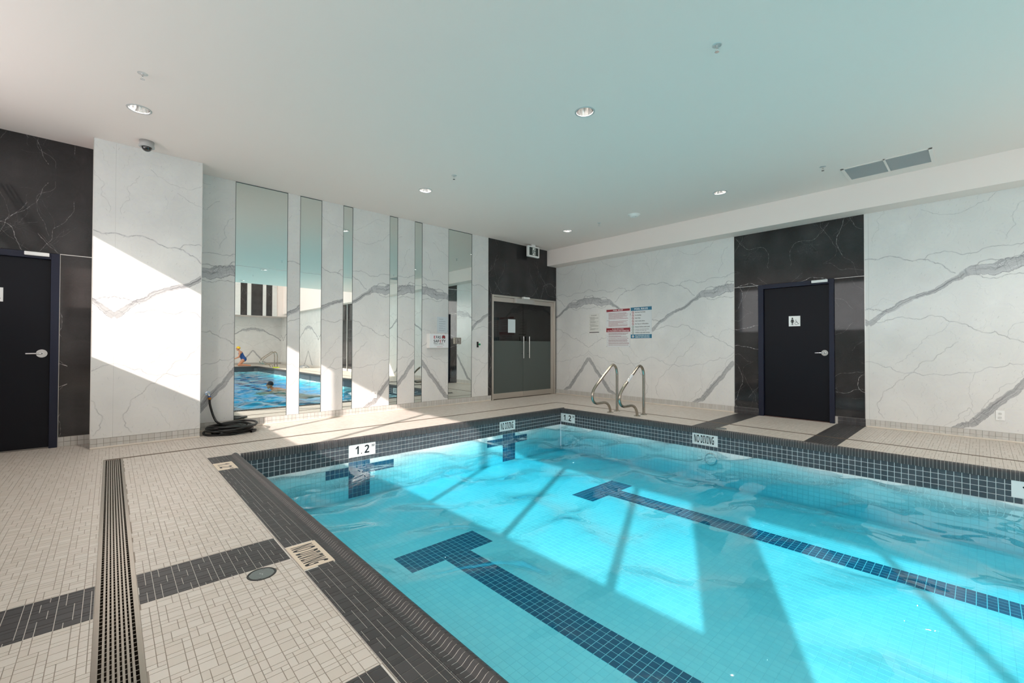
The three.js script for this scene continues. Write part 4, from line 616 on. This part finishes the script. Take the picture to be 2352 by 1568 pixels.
  // linear slot diffusers near the windows
  for (const [x0, x1] of [[2.3, 4.1], [4.25, 6.05], [6.2, 8.0], [8.15, 9.95]]) { const s = thing('slot_diffuser', 'white linear slot diffuser with three dark slots near the windows', 'air diffuser', { at: [(x0 + x1) / 2, CEIL, 9.06], group: 'linear slot diffusers' }), h = (x1 - x0) / 2; part(s, 'frame', box(-h, h, -0.006, 0, -0.085, 0.085, 0.002), M.paint); for (const z of [-0.05, 0, 0.05]) part(s, 'slot', box(-h + 0.04, h - 0.04, -0.0075, -0.005, z - 0.011, z + 0.011), M.black); }
  // exit sign
  const ex = thing('exit_sign', 'white box exit sign with a running figure hanging before the glass doors', 'exit sign', { at: [0.19, CEIL, 1.0] });
  part(ex, 'bracket', box(-0.02, 0.02, -0.035, 0, -0.06, 0.06, 0.004), M.plastic); part(ex, 'case', box(-0.03, 0.03, -0.28, -0.033, -0.18, 0.18, 0.01), M.plastic);
  part(ex, 'sign_face', uvBy(box(0.03, 0.032, -0.245, -0.068, -0.142, 0.142), (x, y, z) => [(0.142 - z) / 0.284, (y + 0.245) / 0.177]), new THREE.MeshStandardMaterial({ roughness: 0.4, map: canvas(284, 177, (c, W, H) => { c.fillStyle = '#2e3a38'; c.fillRect(0, 0, W, H); c.fillStyle = '#e9efe9'; c.fillRect(98, 8, 88, 161); c.strokeStyle = c.fillStyle = '#26332f'; c.lineWidth = 13; c.lineCap = c.lineJoin = 'round'; c.beginPath(); c.arc(152, 36, 13, 0, 7); c.fill(); c.beginPath(); c.moveTo(146, 58); c.lineTo(138, 100); c.lineTo(160, 126); c.lineTo(152, 156); c.moveTo(138, 100); c.lineTo(122, 128); c.lineTo(106, 134); c.moveTo(146, 62); c.lineTo(166, 82); c.lineTo(178, 76); c.moveTo(144, 62); c.lineTo(122, 70); c.lineTo(116, 88); c.stroke(); }) }), 'dark green face with a white panel and running figure');
}
// underwater lamp in the pool side
{
  const g = thing('pool_light', 'round underwater pool lamp below the no diving tile facing the restroom door', 'pool light', { at: [4.5, -0.4, ZB] });
  part(g, 'bezel', new THREE.TorusGeometry(0.075, 0.012, 10, 36).translate(0, 0, 0.006), M.chrome); part(g, 'lens', new THREE.SphereGeometry(0.072, 24, 12, 0, Math.PI * 2, 0, Math.PI / 2).rotateX(Math.PI / 2).scale(1, 1, 0.3).translate(0, 0, 0.004), phys({ color: '#eef4f4', roughness: 0.1 }));
}

// ---------------------------------------------------------------- water
{
  const R = rng(91), waves = [];
  for (let i = 0; i < 26; i++) { const L = 0.16 + R() * R() * 1.1, k = 2 * Math.PI / L, a = R() * Math.PI * 2; waves.push([Math.cos(a) * k, Math.sin(a) * k, R() * 6.28, WAVE * Math.pow(L, 0.9) / Math.sqrt(26) / k * 2.2]); }
  const height = (x, z) => { let h = 0, dx = 0, dz = 0; const wx = x + 0.06 * Math.sin(2.3 * z + x), wz = z + 0.06 * Math.sin(2.9 * x - z); for (const [kx, kz, p, A] of waves) { const t = kx * wx + kz * wz + p; h += A * Math.sin(t); dx += A * kx * Math.cos(t); dz += A * kz * Math.cos(t); } return [h, dx, dz]; };
  const top = (y0) => {
    const nx = 460, nz = 126, pos = new Float32Array(nx * nz * 3), nor = new Float32Array(nx * nz * 3), idx = [];
    for (let i = 0; i < nx; i++) for (let j = 0; j < nz; j++) {
      const u = i / (nx - 1), x = XP + (u < 0.55 ? u / 0.55 * 8 : 8 + (u - 0.55) / 0.45 * (XE - XP - 8)), z = ZB + j / (nz - 1) * (ZN - ZB), [h, dx, dz] = height(x, z), o = (i * nz + j) * 3, n = new THREE.Vector3(-dx, 1, -dz).normalize();
      pos.set([x, y0 + h, z], o); nor.set([n.x, n.y, n.z], o);
      if (i && j) { const a = (i - 1) * nz + j - 1, b = a + nz; idx.push(a, a + 1, b, b, a + 1, b + 1); }
    }
    const g = new THREE.BufferGeometry(); g.setAttribute('position', new THREE.BufferAttribute(pos, 3)); g.setAttribute('normal', new THREE.BufferAttribute(nor, 3)); g.setIndex(idx); return g;
  };
  const w = structure('pool_water', 'clear turquoise water filling the swimming pool', 'water');
  part(w, 'surface', top(WL), phys({ color: '#ffffff', roughness: 0, transmission: 1, thickness: 0, ior: 1.33 }));
  part(w, 'body', top(WL - 0.004), phys({ color: '#ffffff', roughness: 0, transmission: 1, thickness: 1, ior: WATER_IOR, transparent: true, opacity: WATER_BEND, attenuationColor: lin(0.27, 0.76, 0.87), attenuationDistance: 1 }));
}
// ---------------------------------------------------------------- people and their things, seen in the mirrors
function flesh(bones, cell, pad = 0.05) {                          // tapered capsules joined by a smooth minimum
  const lo = [1e9, 1e9, 1e9], hi = [-1e9, -1e9, -1e9];
  for (const [a, b, ra, rb] of bones) for (const [p, r] of [[a, ra], [b, rb]]) for (let k = 0; k < 3; k++) { lo[k] = Math.min(lo[k], p[k] - r - pad); hi[k] = Math.max(hi[k], p[k] + r + pad); }
  const size = Math.max(hi[0] - lo[0], hi[1] - lo[1], hi[2] - lo[2]), n = Math.min(110, Math.ceil(size / cell)), mid = lo.map((v, k) => (v + hi[k]) / 2), half = size / 2;
  const mc = new MarchingCubes(n, new THREE.MeshStandardMaterial(), false, false, 160000); mc.isolation = 0;
  for (let k = 0; k < n; k++) for (let j = 0; j < n; j++) for (let i = 0; i < n; i++) {
    const p = [mid[0] + (i - n / 2) / (n / 2) * half, mid[1] + (j - n / 2) / (n / 2) * half, mid[2] + (k - n / 2) / (n / 2) * half]; let d = 0.3;
    for (const [a, b, ra, rb, sm = 0.03] of bones) {
      const ab = [b[0] - a[0], b[1] - a[1], b[2] - a[2]], ap = [p[0] - a[0], p[1] - a[1], p[2] - a[2]], l2 = ab[0] ** 2 + ab[1] ** 2 + ab[2] ** 2, t = l2 ? Math.max(0, Math.min(1, (ap[0] * ab[0] + ap[1] * ab[1] + ap[2] * ab[2]) / l2)) : 0;
      const q = Math.hypot(ap[0] - ab[0] * t, ap[1] - ab[1] * t, ap[2] - ab[2] * t) - (ra + (rb - ra) * t), h = Math.max(0, 0.5 + 0.5 * (d - q) / sm), hh = Math.min(1, h); d = d + (q - d) * hh - sm * hh * (1 - hh);
    }
    mc.field[n * n * k + n * j + i] = -d;
  }
  mc.update(); const g = new THREE.BufferGeometry(); g.setAttribute('position', new THREE.BufferAttribute(mc.positionArray.slice(0, mc.count * 3), 3)); g.setAttribute('normal', new THREE.BufferAttribute(mc.normalArray.slice(0, mc.count * 3), 3));
  return g.scale(half, half, half).translate(...mid);
}
const headBones = (c, f = [0, 0, 1]) => { const o = (u, s, w) => [c[0] + f[2] * s + f[0] * w, c[1] + u, c[2] - f[0] * s + f[2] * w]; return [[o(0.03, 0, -0.012), o(0.035, 0, 0.008), 0.083, 0.08, 0.02], [o(-0.03, 0, 0.02), o(-0.085, 0, 0.045), 0.062, 0.036, 0.03], [o(0.012, 0, 0.086), o(-0.022, 0, 0.108), 0.009, 0.014, 0.012], [o(-0.058, -0.018, 0.083), o(-0.058, 0.018, 0.083), 0.011, 0.011, 0.012], [o(0.0, 0.082, -0.005), o(-0.03, 0.08, 0.002), 0.015, 0.011, 0.01], [o(0.0, -0.082, -0.005), o(-0.03, -0.08, 0.002), 0.015, 0.011, 0.01], [o(0.024, -0.05, 0.068), o(0.024, 0.05, 0.068), 0.018, 0.018, 0.014]]; };
function hand(wrist, dir, side, curl = 0.5) {                       // palm, four fingers and a thumb
  const d = new THREE.Vector3(...dir).normalize(), s = new THREE.Vector3(...side).normalize(), nrm = new THREE.Vector3().crossVectors(d, s), w = new THREE.Vector3(...wrist), at = (a, b, c = 0) => w.clone().addScaledVector(d, a).addScaledVector(s, b).addScaledVector(nrm, c).toArray(), out = [];
  for (const b of [-0.026, -0.008, 0.01, 0.027]) out.push([at(0.01, b * 0.7), at(0.085, b), 0.014, 0.011, 0.012]);
  [[-0.027, 0.062], [-0.009, 0.078], [0.01, 0.073], [0.028, 0.055]].forEach(([b, l]) => { out.push([at(0.085, b), at(0.085 + l * 0.5, b * 1.15, curl * 0.012), 0.0095, 0.0085, 0.004], [at(0.085 + l * 0.5, b * 1.15, curl * 0.012), at(0.085 + l * 0.9, b * 1.2, curl * 0.04), 0.0085, 0.0075, 0.004]); });
  out.push([at(0.025, -0.03), at(0.06, -0.058, 0.012), 0.012, 0.01, 0.008], [at(0.06, -0.058, 0.012), at(0.088, -0.062, 0.026), 0.01, 0.0085, 0.006]); return out;
}
{
  const skin = phys({ color: '#c98f6f', roughness: 0.5 }), capY = phys({ color: '#f0c419', roughness: 0.35 }), suit = std('#1b4f93', 0.6), eye = std('#241a17', 0.3), lip = std('#a85a50', 0.5);
  // bather on the far deck, kneeling and leaning forward, facing the windows
  const a = thing('person', 'person in a blue swimsuit and yellow cap kneeling on the far deck', 'person', { at: [21.35, 0, 2.42], turn: 0.25 });
  const body = [[[0, 0.72, 0.13], [0, 0.55, 0.06], 0.115, 0.1, 0.05], [[0, 0.55, 0.06], [0, 0.4, -0.02], 0.1, 0.13, 0.05], [[-0.07, 0.37, -0.03], [0.07, 0.37, -0.03], 0.115, 0.115, 0.05], [[-0.14, 0.76, 0.14], [0.14, 0.76, 0.14], 0.06, 0.06, 0.05], [[0, 0.78, 0.15], [0, 0.87, 0.2], 0.052, 0.048, 0.03]];
  for (const s of [-1, 1]) body.push([[s * 0.09, 0.36, -0.02], [s * 0.11, 0.075, 0.2], 0.092, 0.062, 0.04], [[s * 0.11, 0.07, 0.2], [s * 0.11, 0.055, -0.17], 0.06, 0.04, 0.03], [[s * 0.11, 0.045, -0.17], [s * 0.11, 0.03, -0.34], 0.036, 0.03, 0.03], [[s * 0.17, 0.76, 0.15], [s * 0.215, 0.52, 0.2], 0.048, 0.04, 0.03], [[s * 0.215, 0.52, 0.2], [s * 0.16, 0.42, 0.4], 0.039, 0.028, 0.02]);
  part(a, 'body', mergeGeometries([flesh(body, 0.013), flesh(headBones([0, 0.985, 0.245]), 0.005), flesh(hand([0.16, 0.42, 0.4], [-0.05, -0.25, 1], [1, 0, 0]), 0.004, 0.02), flesh(hand([-0.16, 0.42, 0.4], [0.05, -0.25, 1], [-1, 0, 0]), 0.004, 0.02)]), skin);
  part(a, 'swimsuit', flesh([[[0, 0.7, 0.125], [0, 0.55, 0.06], 0.122, 0.107, 0.05], [[0, 0.55, 0.06], [0, 0.4, -0.02], 0.107, 0.137, 0.05], [[-0.07, 0.37, -0.03], [0.07, 0.37, -0.03], 0.122, 0.122, 0.05], [[-0.09, 0.68, 0.17], [-0.11, 0.82, 0.13], 0.04, 0.012, 0.02], [[0.09, 0.68, 0.17], [0.11, 0.82, 0.13], 0.04, 0.012, 0.02]], 0.012), suit, 'blue one-piece swimsuit');
  part(a, 'swim_cap', new THREE.SphereGeometry(0.099, 28, 18, 0, Math.PI * 2, 0, 1.75).scale(0.93, 1, 1.03).rotateX(-0.35).translate(0, 1.015, 0.24), capY, 'yellow swim cap');
  for (const s of [-1, 1]) part(a, 'eye', new THREE.SphereGeometry(0.011, 10, 8).translate(s * 0.033, 0.99, 0.322), eye); part(a, 'mouth', new THREE.SphereGeometry(0.018, 12, 8).scale(1.2, 0.35, 0.4).translate(0, 0.925, 0.334), lip);
  // swimmer
  const s = thing('person', 'person with a dark swim cap swimming breaststroke in the pool', 'person', { at: [8.6, WL, 4.1], turn: 0.5 });
  const sb = [[[0, -0.06, -0.16], [0, -0.14, -0.55], 0.125, 0.11, 0.05], [[-0.15, -0.04, -0.12], [0.15, -0.04, -0.12], 0.075, 0.075, 0.06], [[0, -0.02, -0.09], [0, 0.05, 0.0], 0.058, 0.052, 0.03], [[-0.08, -0.18, -0.62], [0.08, -0.18, -0.62], 0.11, 0.11, 0.05]];
  for (const k of [-1, 1]) sb.push([[k * 0.18, -0.05, -0.1], [k * 0.3, -0.13, 0.12], 0.05, 0.04, 0.03], [[k * 0.3, -0.13, 0.12], [k * 0.16, -0.12, 0.34], 0.04, 0.028, 0.02], [[k * 0.09, -0.2, -0.64], [k * 0.14, -0.26, -1.05], 0.085, 0.055, 0.04], [[k * 0.14, -0.26, -1.05], [k * 0.1, -0.24, -1.45], 0.052, 0.034, 0.03], [[k * 0.1, -0.24, -1.45], [k * 0.11, -0.27, -1.66], 0.034, 0.026, 0.02]);
  part(s, 'body', mergeGeometries([flesh(sb, 0.016), flesh(headBones([0, 0.15, 0.05]), 0.005), flesh(hand([0.16, -0.12, 0.34], [-0.4, 0, 1], [1, 0, 0.3], 0.3), 0.004, 0.02), flesh(hand([-0.16, -0.12, 0.34], [0.4, 0, 1], [-1, 0, 0.3], 0.3), 0.004, 0.02)]), skin);
  part(s, 'swim_cap', new THREE.SphereGeometry(0.099, 28, 18, 0, Math.PI * 2, 0, 1.75).scale(0.93, 1, 1.03).rotateX(-0.35).translate(0, 0.18, 0.045), phys({ color: '#1c2738', roughness: 0.35 }), 'dark blue swim cap');
  const gg = part(s, 'goggles', mergeGeometries([-1, 1].map((k) => new THREE.SphereGeometry(0.023, 14, 10).scale(1.2, 0.85, 0.5).translate(k * 0.034, 0.16, 0.132))), phys({ color: '#20242c', roughness: 0.08 }), 'dark swim goggles'); part(gg, 'strap', new THREE.TorusGeometry(0.098, 0.005, 6, 40).rotateX(Math.PI / 2).scale(0.9, 1, 1).translate(0, 0.165, 0.045), std('#15171b', 0.5));
  part(s, 'mouth', new THREE.SphereGeometry(0.018, 12, 8).scale(1.2, 0.4, 0.4).translate(0, 0.09, 0.138), lip);
  // float board
  const k = thing('kickboard', 'yellow green foam kickboard lying on the pool edge by the far handrails', 'kickboard', { at: [17.95, 0.0, 1.6], turn: 0.2 });
  const sh = new THREE.Shape(); sh.moveTo(-0.24, -0.14); sh.lineTo(0.12, -0.145); sh.quadraticCurveTo(0.25, -0.12, 0.25, 0); sh.quadraticCurveTo(0.25, 0.12, 0.12, 0.145); sh.lineTo(-0.24, 0.14); sh.quadraticCurveTo(-0.21, 0, -0.24, -0.14);
  part(k, 'board', new THREE.ExtrudeGeometry(sh, { depth: 0.022, bevelEnabled: true, bevelSize: 0.006, bevelThickness: 0.006, bevelSegments: 2, curveSegments: 14 }).rotateX(-Math.PI / 2).translate(0, 0.007, 0), std('#cfe021', 0.6)); part(k, 'stripe', box(-0.2, 0.16, 0.0345, 0.0362, -0.02, 0.02), std('#4aa83a', 0.6), 'green stripe');
  // towels
  const t = thing('towel_heap', 'heap of grey and white towels on the far deck by the marble wall', 'towels', { at: [17.25, 0, 0.42] }), RT = rng(15);
  for (const [dx, dz, r, c] of [[0, 0, 0.26, '#b9bcc0'], [0.2, 0.05, 0.2, '#8f959c'], [-0.2, 0.03, 0.2, '#dcdcda'], [0.38, 0.0, 0.13, '#70777f']]) {
    const g = new THREE.SphereGeometry(r, 40, 20, 0, Math.PI * 2, 0, Math.PI / 2), p = g.attributes.position, f1 = 3 + RT() * 4, f2 = 5 + RT() * 4, ph = RT() * 6; for (let i = 0; i < p.count; i++) { const x = p.getX(i), y = p.getY(i), z = p.getZ(i), a = Math.atan2(z, x), n = 1 + 0.16 * Math.sin(a * f1 + ph + y * 18) + 0.1 * Math.sin(a * f2 - y * 30) + 0.06 * Math.sin(a * 17 + ph); p.setXYZ(i, x * n, y * 0.55 * (0.8 + 0.25 * Math.sin(a * 4 + ph)), z * n * 0.8); } g.computeVertexNormals(); part(t, 'towel', g.translate(dx, 0, dz), std(c, 0.95));
  }
}
scene.traverse((o) => { if (o.isMesh) o.castShadow = o.receiveShadow = true; });
renderer.render(scene, camera);
